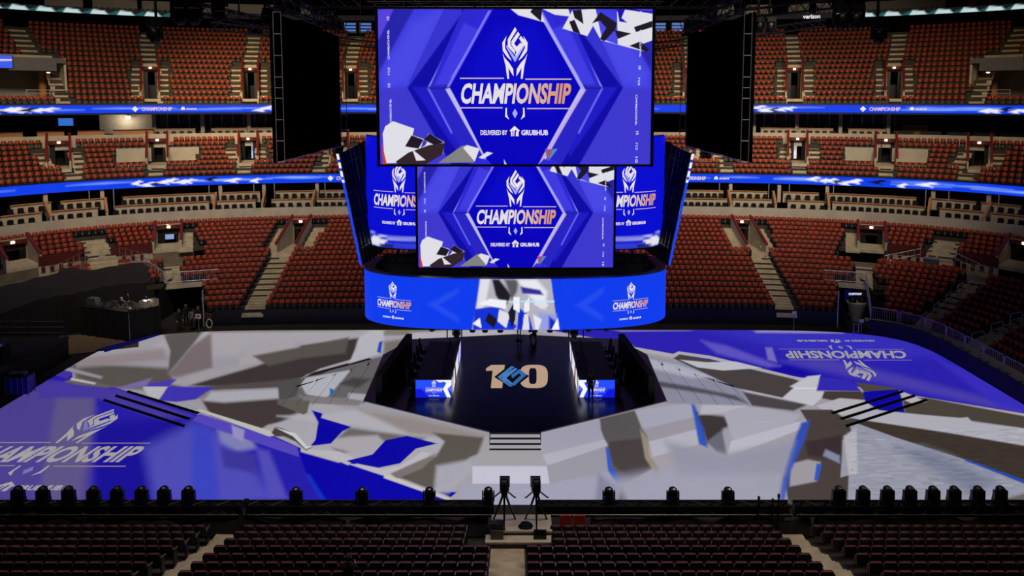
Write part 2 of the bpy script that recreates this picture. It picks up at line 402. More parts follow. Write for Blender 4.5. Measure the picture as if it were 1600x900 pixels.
band([(38.9,13.8),(40.2,13.8),(40.2,14.4),(44.5,14.4)], *E_, 'dark', 'upper_suite_floor')
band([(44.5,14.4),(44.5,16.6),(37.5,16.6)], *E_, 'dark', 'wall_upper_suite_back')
band([(37.3,16.55),(37.3,17.7),(37.42,17.7),(37.42,16.6)], *E_, 'black', 'upper_tier_edge')
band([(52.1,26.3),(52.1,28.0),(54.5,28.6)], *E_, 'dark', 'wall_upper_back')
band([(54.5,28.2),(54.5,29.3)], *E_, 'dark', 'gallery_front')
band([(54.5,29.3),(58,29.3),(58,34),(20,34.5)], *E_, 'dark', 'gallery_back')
# ------------------------------------------------------------------ seats of the bowl, one template
def inst_mesh(name, T, pos, rz, mats):
    """T: (verts, quads, matidx); pos (N,3); rz (N,)"""
    V, F, MI = (np.array(T[0], float), np.array(T[1], int), np.array(T[2], int)); N = len(pos); nv = len(V)
    c, s = np.cos(rz)[:, None], np.sin(rz)[:, None]
    X = V[None, :, 0]*c - V[None, :, 1]*s + pos[:, 0:1]; Y = V[None, :, 0]*s + V[None, :, 1]*c + pos[:, 1:2]; Z = V[None, :, 2] + pos[:, 2:3]
    co = np.stack([X, Y, Z], 2).reshape(-1, 3).astype(np.float32)
    FF = (F[None] + (np.arange(N)*nv)[:, None, None]).reshape(-1, 4).astype(np.int32)
    me = bpy.data.meshes.new(name); me.vertices.add(len(co)); me.vertices.foreach_set('co', co.ravel())
    me.loops.add(FF.size); me.loops.foreach_set('vertex_index', FF.ravel()); me.polygons.add(len(FF))
    me.polygons.foreach_set('loop_start', np.arange(0, FF.size, 4, dtype=np.int32)); me.polygons.foreach_set('loop_total', np.full(len(FF), 4, np.int32))
    for m in mats: me.materials.append(M[m])
    me.polygons.foreach_set('material_index', np.tile(MI, N).astype(np.int32)); me.update(calc_edges=True)
    o = bpy.data.objects.new(name, me); COL.objects.link(o); return o
def qbox(V, F, I, c, d, m, chamf=0.):
    x0, x1, y0, y1, z0, z1 = c[0]-d[0]/2, c[0]+d[0]/2, c[1]-d[1]/2, c[1]+d[1]/2, c[2]-d[2]/2, c[2]+d[2]/2
    k = len(V)
    if not chamf:
        V += [(x0,y0,z0),(x1,y0,z0),(x1,y1,z0),(x0,y1,z0),(x0,y0,z1),(x1,y0,z1),(x1,y1,z1),(x0,y1,z1)]
        Q = [(0,1,5,4),(1,2,6,5),(2,3,7,6),(3,0,4,7),(4,5,6,7)]
    else:
        h = z1-chamf
        V += [(x0,y0,z0),(x1,y0,z0),(x1,y0,h),(x0,y0,h),(x0+chamf,y0,z1),(x1-chamf,y0,z1),(x0,y1,z0),(x1,y1,z0),(x1,y1,h),(x0,y1,h),(x0+chamf,y1,z1),(x1-chamf,y1,z1)]
        Q = [(0,1,2,3),(3,2,5,4),(7,6,9,8),(8,9,10,11),(0,3,9,6),(3,4,10,9),(4,5,11,10),(5,2,8,11),(2,1,7,8)]
    F += [tuple(k+q for q in f) for f in Q]; I += [m]*len(Q)
V, F, I = [], [], []
qbox(V, F, I, (0, .16, .70), (.42, .07, .33), 0, .07)          # upholstered back
qbox(V, F, I, (0, -.03, .46), (.41, .30, .09), 1)              # cushion, half folded
qbox(V, F, I, (0, -.12, .28), (.42, .06, .36), 1)              # dark underside
qbox(V, F, I, (.25, 0, .36), (.045, .34, .56), 1)              # side frame with arm
FAR = (V, F, I)
allp, allr, allm = [], [], []
for t in (T1, T2, T3):
    for i in range(t.n):
        b, z = t.b(i), t.z(i); ss = np.arange(-62, 62, .505 if t is T1 else .56)
        X, Y, tx, ty = at_s(b+.08, ss)
        k = keep(t, i, X, Y, z) & ~t.hit(i, X, Y, .2)
        px, py = prj(X, Y, z+.6); k &= (px > -60) & (px < 1660)
        if t is T1: k &= ~((px < 231) & (i < 13))
        k &= ~((px > 640) & (px < 965) & (py > 30) & (py < 420))       # never seen, wholly behind the hanging screens
        allp.append(np.stack([X[k], Y[k], np.full(k.sum(), z)], 1)); allr.append(np.arctan2(ty[k], tx[k]))
POS = np.concatenate(allp); ROT = np.concatenate(allr)
print('bowl seats', len(POS))
BOWL = inst_mesh('arena_seat', FAR, POS, ROT, ['red', 'black', 'seatu'])
mi_ = np.tile(np.array(FAR[2]), (len(POS), 1)); nq = len(FAR[0]); fz = np.arange(mi_.shape[1]); und = (fz >= 14) & (fz < 19); up_ = POS[:, 2] > 8.
mi_[np.ix_(up_, und)] = 2; BOWL.data.polygons.foreach_set('material_index', mi_.ravel().astype(np.int32))
tag(BOWL, 'thousands of small red folding seats filling the three far tiers of the bowl', 'seat', kind='stuff')
# ------------------------------------------------------------------ entrances (vomitories)
nd = 0
for t, q, kw in Zp:
    nd += 1
    (cx, cy), (tx, ty) = q['c0'], q['t']; nx, ny = -ty, tx; rz = math.atan2(ty, tx)
    ex, ey = q['c1']; sx, sy = ex-cx, ey-cy; n = q['r1']-q['r0']
    if n: sx, sy = sx/n, sy/n                                  # step per row along the (possibly slanted) axis
    else: sx, sy = nx*t.db, ny*t.db
    L = n+.5; hw = q['w']/2; z0 = t.z(q['r0'])-.02; z1 = t.z(q['r1']+1)
    def pt(a, r, z): return (cx + tx*a + sx*r, cy + ty*a + sy*r, z)
    mb = MB()
    big = t is not T2
    for sgn in (-1, 1):
        a0, a1 = sgn*hw, sgn*(hw-.16)
        poly = [(-.5, z0-.3), (L, z0-.3), (L, z1+.9), (-.5, z0+.75)]
        mb.prism(poly, lambda r, z, a: pt(a, r, z), 'wall', a0, a1)
        mb.prism([(-.5, z0+.75), (L, z1+.9), (L, z1+1.08), (-.5, z0+.93)], lambda r, z, a: pt(a, r, z), 'maroon', a0*1.03, a1*.97)
    mb.prism([(-.5, z0-.3), (L, z0-.3), (L, z0), (-.5, z0)], lambda r, z, a: pt(a, r, z), 'stair', -hw+.16, hw-.16)
    dw, dh = hw-.22, (3.2 if t is T3 else min(2.15, z1-z0+.2))
    back = lambda a, z, r: pt(a, r, z)
    H = max(z1+.05 if t is T3 else z1+.55, z0+dh+.45)
    for a0, a1 in ((-hw+.16, -dw), (dw, hw-.16)): mb.prism([(a0, z0), (a1, z0), (a1, H), (a0, H)], back, 'wall', L-.25, L)
    mb.prism([(-dw, z0+dh), (dw, z0+dh), (dw, H), (-dw, H)], back, 'wall', L-.25, L)
    struct(mb, 'entrance_wall')
    md = MB(); md.prism([(-dw, z0), (dw, z0), (dw, z0+dh), (-dw, z0+dh)], back, 'dark', L+2.2, L+2.4)
    for a0, a1 in ((-dw-.1, -dw), (dw, dw+.1)): md.prism([(a0, z0), (a1, z0), (a1, z0+dh), (a0, z0+dh)], back, 'dark', L, L+2.3)
    md.prism([(-dw, z0+dh), (dw, z0+dh), (dw, z0+dh+.1), (-dw, z0+dh+.1)], back, 'dark', L, L+2.3)
    for a0, a1 in ((-dw, -dw*.42), (dw*.55, dw)): md.prism([(a0, z0), (a1, z0), (a1, z0+dh), (a0, z0+dh)], back, 'black', L+.05, L+.12)
    md.prism([(-dw*.42, z0), (dw*.55, z0), (dw*.55, z0+dh*.5), (-dw*.42, z0+dh*.5)], back, 'blackm', L+2.0, L+2.1)
    tag(md.build('door_%d' % nd), kind='structure')
    c = pt(0, L-.45, z0+dh+.22); ordw = ['first','second','third','fourth','fifth','sixth','seventh','eighth','ninth']; lv = {T1:'lower', T2:'middle', T3:'upper'}[t]; no_ = sum(1 for a, b_, _ in Zp if a is t and b_['c0'][0] < cx-.01)
    X0, _ = prj(*c); side = 'left' if X0 < 800 else 'right'
    sg = empty('section_sign', c, rz, 'maroon section sign over the %s entrance from the left, %s tier' % (ordw[no_], lv), 'sign', 'section signs over the entrances')
    m1 = MB().box((0, 0, .0), (dw*2+.1, .14, .36), 'maroonf'); bd = m1.build('board', sg)
    m2 = MB().box((0, -.1, .02), (.28, .08, .2), 'lamp'); m2.build('lamp', sg)
    for a in (-1, 1): MB().box((a*.44*dw, -.08, .0), (.34*dw, .02, .16), 'maroon').build('number_plate', bd)
    if kw.get('wide'):
        mw = MB()
        for sgn in (-1, 1):
            X, Y, ax, ay = [float(v) for v in at_px(T2.b(3), T2.z(3), (246 if cx < 0 else 1384)+sgn*37)]
            r2 = math.atan2(ay, ax); ox, oy = -ay, ax
            mw.box((X+ox*.75, Y+oy*.75, T2.z(3)-.2), (3.2, 2.5, .4), 'stair', r2); mw.box((X+ox*1.9, Y+oy*1.9, T2.z(5)+.05), (3.2, .15, 1.4), 'wall', r2)
        struct(mw, 'accessible_platform')
# ------------------------------------------------------------------ ribbon boards
def ribbon(name, b, z0, z1, base, ops, label, pitch=.12, rows=9, parent=None):
    s = np.arange(-66, 66, pitch); X, Y, tx, ty = at_s(b, s); v = np.linspace(0, 1, rows)
    P = np.array([(a, c) for c in v for a in s]); h = z1-z0
    P3 = np.array([(X[i], Y[i], z0+h*c) for c in v for i in range(len(s))])
    C = paint(P*np.array([1, h]), base, [(np.array(o[0])*np.array([1, h]),)+tuple(o[1:]) for o in ops], .1)
    o = grid_art(name, P3, len(s), rows, C); return tag(o, label, 'led ribbon board')
def streaks(r, n, lo, hi):
    out = []
    for k in range(n):
        a = r.uniform(lo, hi); l = r.uniform(3, 8); y = r.uniform(.35, .7)
        out.append(([(a, y), (a+l*.5, y+.10), (a+l, y), (a+l*.5, y-.06)], (150, 190, 255), .25, .8))
    return out
def shards(r, c, w):
    out = []
    for k in range(5):
        x = c + w*(k-2)/2.; y = r.uniform(.2, .6); q = r.uniform(.5, 1.1)
        out.append(([(x-q, y), (x+q*.3, y+.35), (x+q, y+.2), (x+.1, y+.05), (x+q*.5, y-.25)], [(240,240,250), (10,10,30)][k % 3 == 2], .08))
    return out
def s_at(b, z, px): return s_px(b, z, px)
r_ = random.Random(3)
BL = (8, 62, 232)
ops = streaks(r_, 30, -62, 62)
for p in (250, 330, 1305, 1372): ops += shards(r_, s_at(32.2, 10, p), 4.2 if p in (330, 1372) else 2)
R1 = ribbon('ribbon_board', 32.2, 9.55, 10.42, BL, ops, 'lower curved blue LED ribbon board between the middle and lower seating tiers')
ops = streaks(r_, 26, -66, 66)
for p in (8, 45, 432, 1180, 1210, 1572): ops += shards(r_, s_at(37.2, 17, p), 1.6)
R2 = ribbon('ribbon_board', 37.2, 16.72, 17.52, BL, ops, 'upper blue LED ribbon board below the top tier of seats')
ops = []
for p in list(range(-60, 290, 42)) + list(range(1310, 1660, 40)):
    s0 = s_at(54.4, 28.8, p); ops.append(([(s0-.9, .1), (s0-.3, .9), (s0+.9, .8), (s0+1.6, .15), (s0+.3, .3)], (190, 214, 214), .12))
    ops.append(([(s0+1.2, .5), (s0+2.4, .9), (s0+2.2, .3)], (30, 90, 90), .12))
R3 = ribbon('ribbon_board', 54.4, 28.05, 29.25, (26, 22, 22), ops, 'dim topmost ribbon board with white shards above the dark rear wall', pitch=.15)
def on_ring(b, sc, zc, k, off=.06):
    """lock-up units -> bent onto a ring; sc = arc position, zc height of y=420, k metres per unit"""
    def f(x, y):
        X, Y, tx, ty = at_s(b-off, sc + (x-782)*k); return float(X), float(Y), zc + (420-y)*k
    return f
def mini(b, px, z, h, par, k):
    sc = s_at(b, z, px); mb = MB()
    tv, tf = text2d('CHAMPIONSHIP', .03)
    def f(x, y): X, Y, _, _ = at_s(b-.06, sc+x); return float(X), float(Y), z+y
    put(mb, [(a*h*4.6-.6, (c-.5)*h*.62) for a, c in tv], tf, f, (230, 200, 205))
    put(mb, [(-1.5, 0), (-1.2, h*.48), (-.9, 0), (-1.2, -h*.48)], [(0,1,2,3)], f, WHT)
    put(mb, [(h*5.0, -.1), (h*5.0, .12), (h*5.35, .26), (h*5.6, .12), (h*5.6, -.1)], [(0,1,2,3,4)], f, WHT)
    tv, tf = text2d('GRUBHUB', .03); put(mb, [(h*5.8+a*h*1.6, (c-.5)*h*.3) for a, c in tv], tf, f, WHT)
    return mb.build('lettering', par)
mini(37.2, 232, 17.12, .62, R2, 1); mini(37.2, 1368, 17.12, .62, R2, 1)
mini(32.2, 535, 9.98, .62, R1, 1); mini(32.2, 1068, 9.98, .62, R1, 1)
mbv = MB(); tv, tf = text2d('verizon', .03); s0 = s_at(54.4, 28.8, 1254)
put(mbv, [(a*2.1, (c-.4)*.55) for a, c in tv], tf, lambda x, y: (float(at_s(54.3, s0+x)[0]), float(at_s(54.3, s0+x)[1]), 28.75+y), WHT); mbv.build('lettering', R3)
# ------------------------------------------------------------------ suites: counters, posts, chairs
V, F, I = [], [], []
def suite_chair():
    r = empty('suite_chair')
    m = MB(); m.prism([(-.23,.42),(.23,.42),(.24,.72),(.17,.84),(-.17,.84),(-.24,.72)], lambda u, v, t: (u, t, v), 'black', .13, .21); m.build('backrest', r)
    m = MB(); m.box((0, -.05, .42), (.46, .42, .1), 'black'); m.build('seat', r)
    m = MB(); m.tube([(0, 0, 0), (0, 0, .38)], .05, 'blackm'); m.lathe([(.2, 0), (.2, .03), (.02, .05)], (0,0,0), 'blackm', 8); m.build('pedestal', r)
    return Proto(r)
SC = suite_chair()
def suites(spec, b, zf, zs, zt, lvl, glass):
    """spec: px ranges. front chairs at b-.4, counter at b, rear chairs at b+.8"""
    for n_, (p0, p1) in enumerate(spec):
        pos = 'lit by the warm lamps' if False else ''
        s0, s1 = s_px(b, zt, p0), s_px(b, zt, p1); N = max(2, int((s1-s0)/.8)); side = 'left' if p0 < 800 else 'right'
        sm = (s0+s1)/2; cx, cy, tx, ty = [float(q) for q in at_s(b, sm)]; ordn = ['first','second','third','fourth','fifth','sixth','seventh'][n_ if side == 'left' else n_-sum(1 for a, _ in spec if a < 800)]
        r = empty('suite_counter', (cx, cy, zf), 0, 'cream %s suite counter, %s one of the %s half of the bowl' % (lvl, ordn, side), 'counter', 'cream counters of the %s suites' % lvl)
        for nm, zz0, zz1, bb0, bb1, mm in (('panel', zf, zt-.06, b, b+.1, 'cream'), ('wood_cap', zt-.06, zt, b-.1, b+.32, 'wood')):
            mb = MB(); vs = []
            for k in range(N+1):
                for bb, zz in ((bb0, zz0), (bb0, zz1), (bb1, zz1), (bb1, zz0)):
                    X, Y, _, _ = at_s(bb, s0+(s1-s0)*k/N); vs.append((float(X)-cx, float(Y)-cy, zz-zf))
            fs = [(4*k+a, 4*k+(a+1) % 4, 4*k+4+(a+1) % 4, 4*k+4+a) for k in range(N) for a in range(4)] + [(0,1,2,3), (4*N+3,4*N+2,4*N+1,4*N)]
            mb.add(vs, fs, mm); mb.build(nm, r)
        if not glass:
            for nm, zz0, zz1, bb0, bb1, mm in (('rear_panel', zs, zt+.62, b+1.25, b+1.33, 'cream'), ('rear_wood_cap', zt+.62, zt+.68, b+1.15, b+1.5, 'wood')):
                mb = MB(); vs = []
                for k in range(N+1):
                    for bb, zz in ((bb0, zz0), (bb0, zz1), (bb1, zz1), (bb1, zz0)):
                        X, Y, _, _ = at_s(bb, s0+(s1-s0)*k/N); vs.append((float(X)-cx, float(Y)-cy, zz-zf))
                fs = [(4*k+a, 4*k+(a+1) % 4, 4*k+4+(a+1) % 4, 4*k+4+a) for k in range(N) for a in range(4)] + [(0,1,2,3), (4*N+3,4*N+2,4*N+1,4*N)]
                mb.add(vs, fs, mm); mb.build(nm, r)
        for row, (bb, zz, w_) in enumerate(((b-.55, zf-.02, 'front'), (b+.72, zs, 'rear'))):
            M_ = int((s1-s0-.3)/.62)
            for k in range(M_):
                X, Y, tx, ty = [float(q) for q in at_s(bb, s0+.35+k*(s1-s0-.7)/max(1, M_-1))]
                SC.place((X, Y, zz), math.atan2(ty, tx), 'black chair in the %s row of %s suite %s, %s half' % (w_, lvl, ordn, side), 'black chairs in the suites, %s level' % lvl, cat='chair')
LOWS = [(0,64), (80,152), (180,326), (339,399), (424,488), (495,549), (1063,1136), (1145,1206), (1231,1288), (1301,1444), (1469,1540), (1549,1612)]
UPS = [(244,305), (330,386), (391,440), (1189,1243), (1247,1302), (1326,1384)]
suites(LOWS, 30.75, 6.92, 7.66, 8.08, 'lower', 0)
suites(UPS, 40.15, 13.85, 14.5, 14.95, 'upper', 1)
def ring_box(b, s, z0, z1, w, d, m, name, kind='structure', par=None, mb=None):
    X, Y, tx, ty = [float(q) for q in at_s(b, s)]; own = mb is None; mb = mb or MB()
    mb.box((X, Y, (z0+z1)/2), (w, d, z1-z0), m, math.atan2(ty, tx))
    if own: o = mb.build(name, par); return tag(o, kind=kind)
for p in (71, 160, 345, 413, 496, 1141, 1217, 1292, 1458, 1545): ring_box(32.6, s_px(32.6, 8.5, p), 7.6, 9.55, .34, .4, 'cream', 'suite_pillar')
mb = MB()
for p in (140, 178, 327, 397, 429, 508, 1124, 1201, 1233, 1302, 1446, 1482, 1560):
    X, Y, tx, ty = [float(q) for q in at_s(31.9, s_px(31.9, 8.5, p))]; mb.tube([(X, Y, 7.6), (X, Y, 9.55)], .045, 'galv', 6)
struct(mb, 'trim_1')
mb = MB()     # slanted cream dividers beside the counters
for p in (75, 166, 336, 412, 490, 1140, 1210, 1294, 1452, 1543):
    X, Y, tx, ty = [float(q) for q in at_s(30.9, s_px(30.9, 8., p))]
    nx, ny = -ty, tx
    f = lambda u, v, t: (X+nx*u+tx*t, Y+ny*u+ty*t, v)
    mb.prism([(-1.1,6.9),(1.3,6.9),(1.3,8.75),(.8,8.75),(-1.1,7.7)], f, 'cream', -.09, .09)
    mb.prism([(-1.15,7.7),(.78,8.75),(1.3,8.75),(1.3,8.83),(.74,8.83),(-1.15,7.78)], f, 'wood', -.11, .11)
struct(mb, 'suite_divider')
mb = MB()     # glass front of the upper suites with mullions
band([(41.5,14.4),(41.5,16.6)], 242, 446, 'glass', 'window_1'); band([(41.5,14.4),(41.5,16.6)], 1180, 1420, 'glass', 'window_2')
for p in list(range(262, 446, 17)) + list(range(1194, 1420, 17)):
    X, Y, tx, ty = [float(q) for q in at_s(41.45, s_px(41.45, 15.5, p))]; mb.box((X, Y, 15.5), (.07, .07, 2.2), 'galv', math.atan2(ty, tx))
struct(mb, 'trim_2')
for p in (241, 317, 389, 1178, 1245, 1313, 1388): ring_box(40.6, s_px(40.6, 15.5, p), 13.85, 16.6, .38, .5, 'cream', 'suite_pillar')
# restaurant bar fronts far left, lounge far right
for k, (p0, p1, t_) in enumerate(((-8,35,'at the left frame edge'), (58,100,'under the long dark sign'), (121,163,'right of the long dark sign'), (177,240,'beside the lit white bay'))):
    sa, sb = s_px(40, 14.6, p0), s_px(40, 14.6, p1); X, Y, tx, ty = [float(q) for q in at_s(40.0, (sa+sb)/2)]
    r = empty('bar_counter', (X, Y, 13.85), math.atan2(ty, tx), 'amber wooden restaurant counter %s' % t_, 'counter', 'restaurant counters on the left')
    MB().box((0, 0, .5), (sb-sa, .35, 1.0), 'wood').build('front_panel', r); MB().box((0, -.02, 1.03), (sb-sa+.1, .5, .06), 'maroonf').build('top', r)
tv_ = empty('television', (float(at_px(43.8,15.8,103)[0]), float(at_px(43.8,15.8,103)[1]), 15.7), .28, 'small lit blue television hanging in the dark restaurant at the left', 'television')
MB().box((0,0,0), (1.5,.1,.9), 'black').build('housing', tv_); MB().box((0,-.06,0), (1.4,.02,.8), 'screenb').build('screen', tv_)
X, Y, tx, ty = [float(q) for q in at_px(42.5, 15.2, 200)]
mb = MB(); mb.box((X, Y, 15.2), (5.4, .1, 2.6), 'beige', math.atan2(ty, tx)); struct(mb, 'wall_lit_bay')
l = bpy.data.lights.new('bay_lamp', 'POINT'); l.energy = 90; l.color = (1, .85, .65); l.shadow_soft_size = .15
o = bpy.data.objects.new('bay_lamp', l); COL.objects.link(o); o.location = (X+.5, Y-1.2, 15.9)
bl = empty('ceiling_lamp', (X+.5, Y-.8, 16.2), 0, 'bright white lamp in the pale bay beside the restaurant', 'lamp')
MB().lathe([(.02,-.24),(.2,-.16),(.24,0),(.2,.12)], (0,0,0), 'lamp').build('bulb', bl); MB().tube([(0,0,.1),(0,0,.42)], .03, 'blackm').build('stem', bl)
X, Y, tx, ty = [float(q) for q in at_px(41.3, 15.2, 1430)]
r = empty('lounge_bar', (X, Y, 14.4), math.atan2(ty, tx), 'amber lit lounge bar with a dark sign in the right upper level', 'bar')
MB().box((0,0,.5), (2.4,.4,1.), 'wood').build('front_panel', r); MB().box((0,.1,1.5), (2.6,.15,.8), 'maroonf').build('back_sign', r)
for k in range(5):
    X, Y, tx, ty = [float(q) for q in at_px(40.3, 14.4, 1412+k*42)]
    r = empty('lounge_sofa', (X, Y, 13.85), math.atan2(ty, tx), 'dark lounge sofa on the right upper level, %s from the amber bar' % ['nearest','second','third','fourth','fifth'][k], 'sofa', 'dark lounge sofas')
    MB().box((0,0,.25), (1.9,.8,.5), 'black').build('seat', r); MB().box((0,.36,.6), (1.9,.2,.6), 'black').build('backrest', r)
    for a in (-.9, .9): MB().box((a,0,.45), (.18,.8,.4), 'black').build('armrest', r)
# glass lounges cut into the upper tier at both edges
for k, (p, sgn) in enumerate(((28, -1), (1592, 1))):
    X, Y, tx, ty = [float(q) for q in at_px(42.2, 19, p)]; rz = math.atan2(ty, tx)
    mb = MB()
    def L(u, v, z): return (X+tx*u-ty*v, Y+ty*u+tx*v, z)
    mb.box(L(0, 3.0, 20.2), (7.4, .2, 5.2), 'wall', rz); mb.box(L(0, 0, 18.0), (7.4, 6, .2), 'concrete', rz)
    mb.box(L(-sgn*3.7, .3, 20.0), (.2, 6.0, 4.6), 'wall', rz); mb.box(L(0, 0, 22.0), (7.4, 6, .5), 'grey', rz); mb.box(L(-sgn*.9, -2.9, 21.6), (4.0, .3, 1.3), 'grey', rz)
    struct(mb, 'wall_lounge_%d' % (k+1))
    r = empty('lounge_screen', L(sgn*2.3, -3.1, 21.75), rz, 'blue LED screen over the upper lounge at the %s frame edge' % ('left' if sgn < 0 else 'right'), 'screen')
    MB().box((0,0,0), (3.2,.12,1.3), 'black').build('housing', r)
    P = np.array([(a, b) for b in np.linspace(-.6,.6,12) for a in np.linspace(-1.5,1.5,30)])
    grid_art('picture', [(a, -.08, b) for a, b in P], 30, 12, paint(P, (60,90,235), [([(-1.5,0),(1.5,.1),(1.5,.25),(-1.5,.12)], (235,235,255), .1), ([(-1.5,-.6),(0,-.6),(-1,0)], (20,20,200), .1)], .1), parent=r)
    for a in (-.2,): 
        lm = empty('downlight', L(-sgn*2.5, -1.2, 20.9), 0, 'warm downlight under the grey canopy of the %s upper lounge' % ('left' if sgn < 0 else 'right'), 'lamp')
        MB().lathe([(.02,-.12),(.16,-.08),(.16,.1)], (0,0,0), 'lamp').build('lens', lm); MB().lathe([(.2,.0),(.2,.85)], (0,0,0), 'grey').build('housing', lm)
        MB  # column under the lamp
    c = MB(); c.lathe([(.38,0),(.38,3.0)], L(-sgn*2.3, .9, 18.1), 'wood', 12); struct(c, 'lounge_column')
    r = empty('guard_rail', L(-sgn*2.2, -3.1, 18.0), rz, 'white railing in front of the %s upper lounge' % ('left' if sgn < 0 else 'right'), 'railing')
    for zz in (.35,.7,1.05): MB().tube([(-2,0,zz),(2,0,zz)], .04, 'galv').build('rail', r)
    for xx in (-2,0,2): MB().tube([(xx,0,0),(xx,0,1.1)], .05, 'galv').build('post', r)
# ------------------------------------------------------------------ ground, walls
mb = MB(); mb.add([(-70,-5,-.06),(70,-5,-.06),(70,100,-.06),(-70,100,-.06)], [(0,1,2,3)], 'floorc'); struct(mb, 'floor')
mb = MB(); mb.box((0, 45, 37), (150, 150, .6), 'dark'); struct(mb, 'ceiling')
band([(14.75,-.06),(14.75,1.2)], 330, 1307, 'navy', 'wall_far_boards', step=12)
band([(14.75,1.2),(14.9,1.2),(14.9,.9),(15.3,.9)], 330, 1307, 'boardk', 'front_row_cover', step=12)
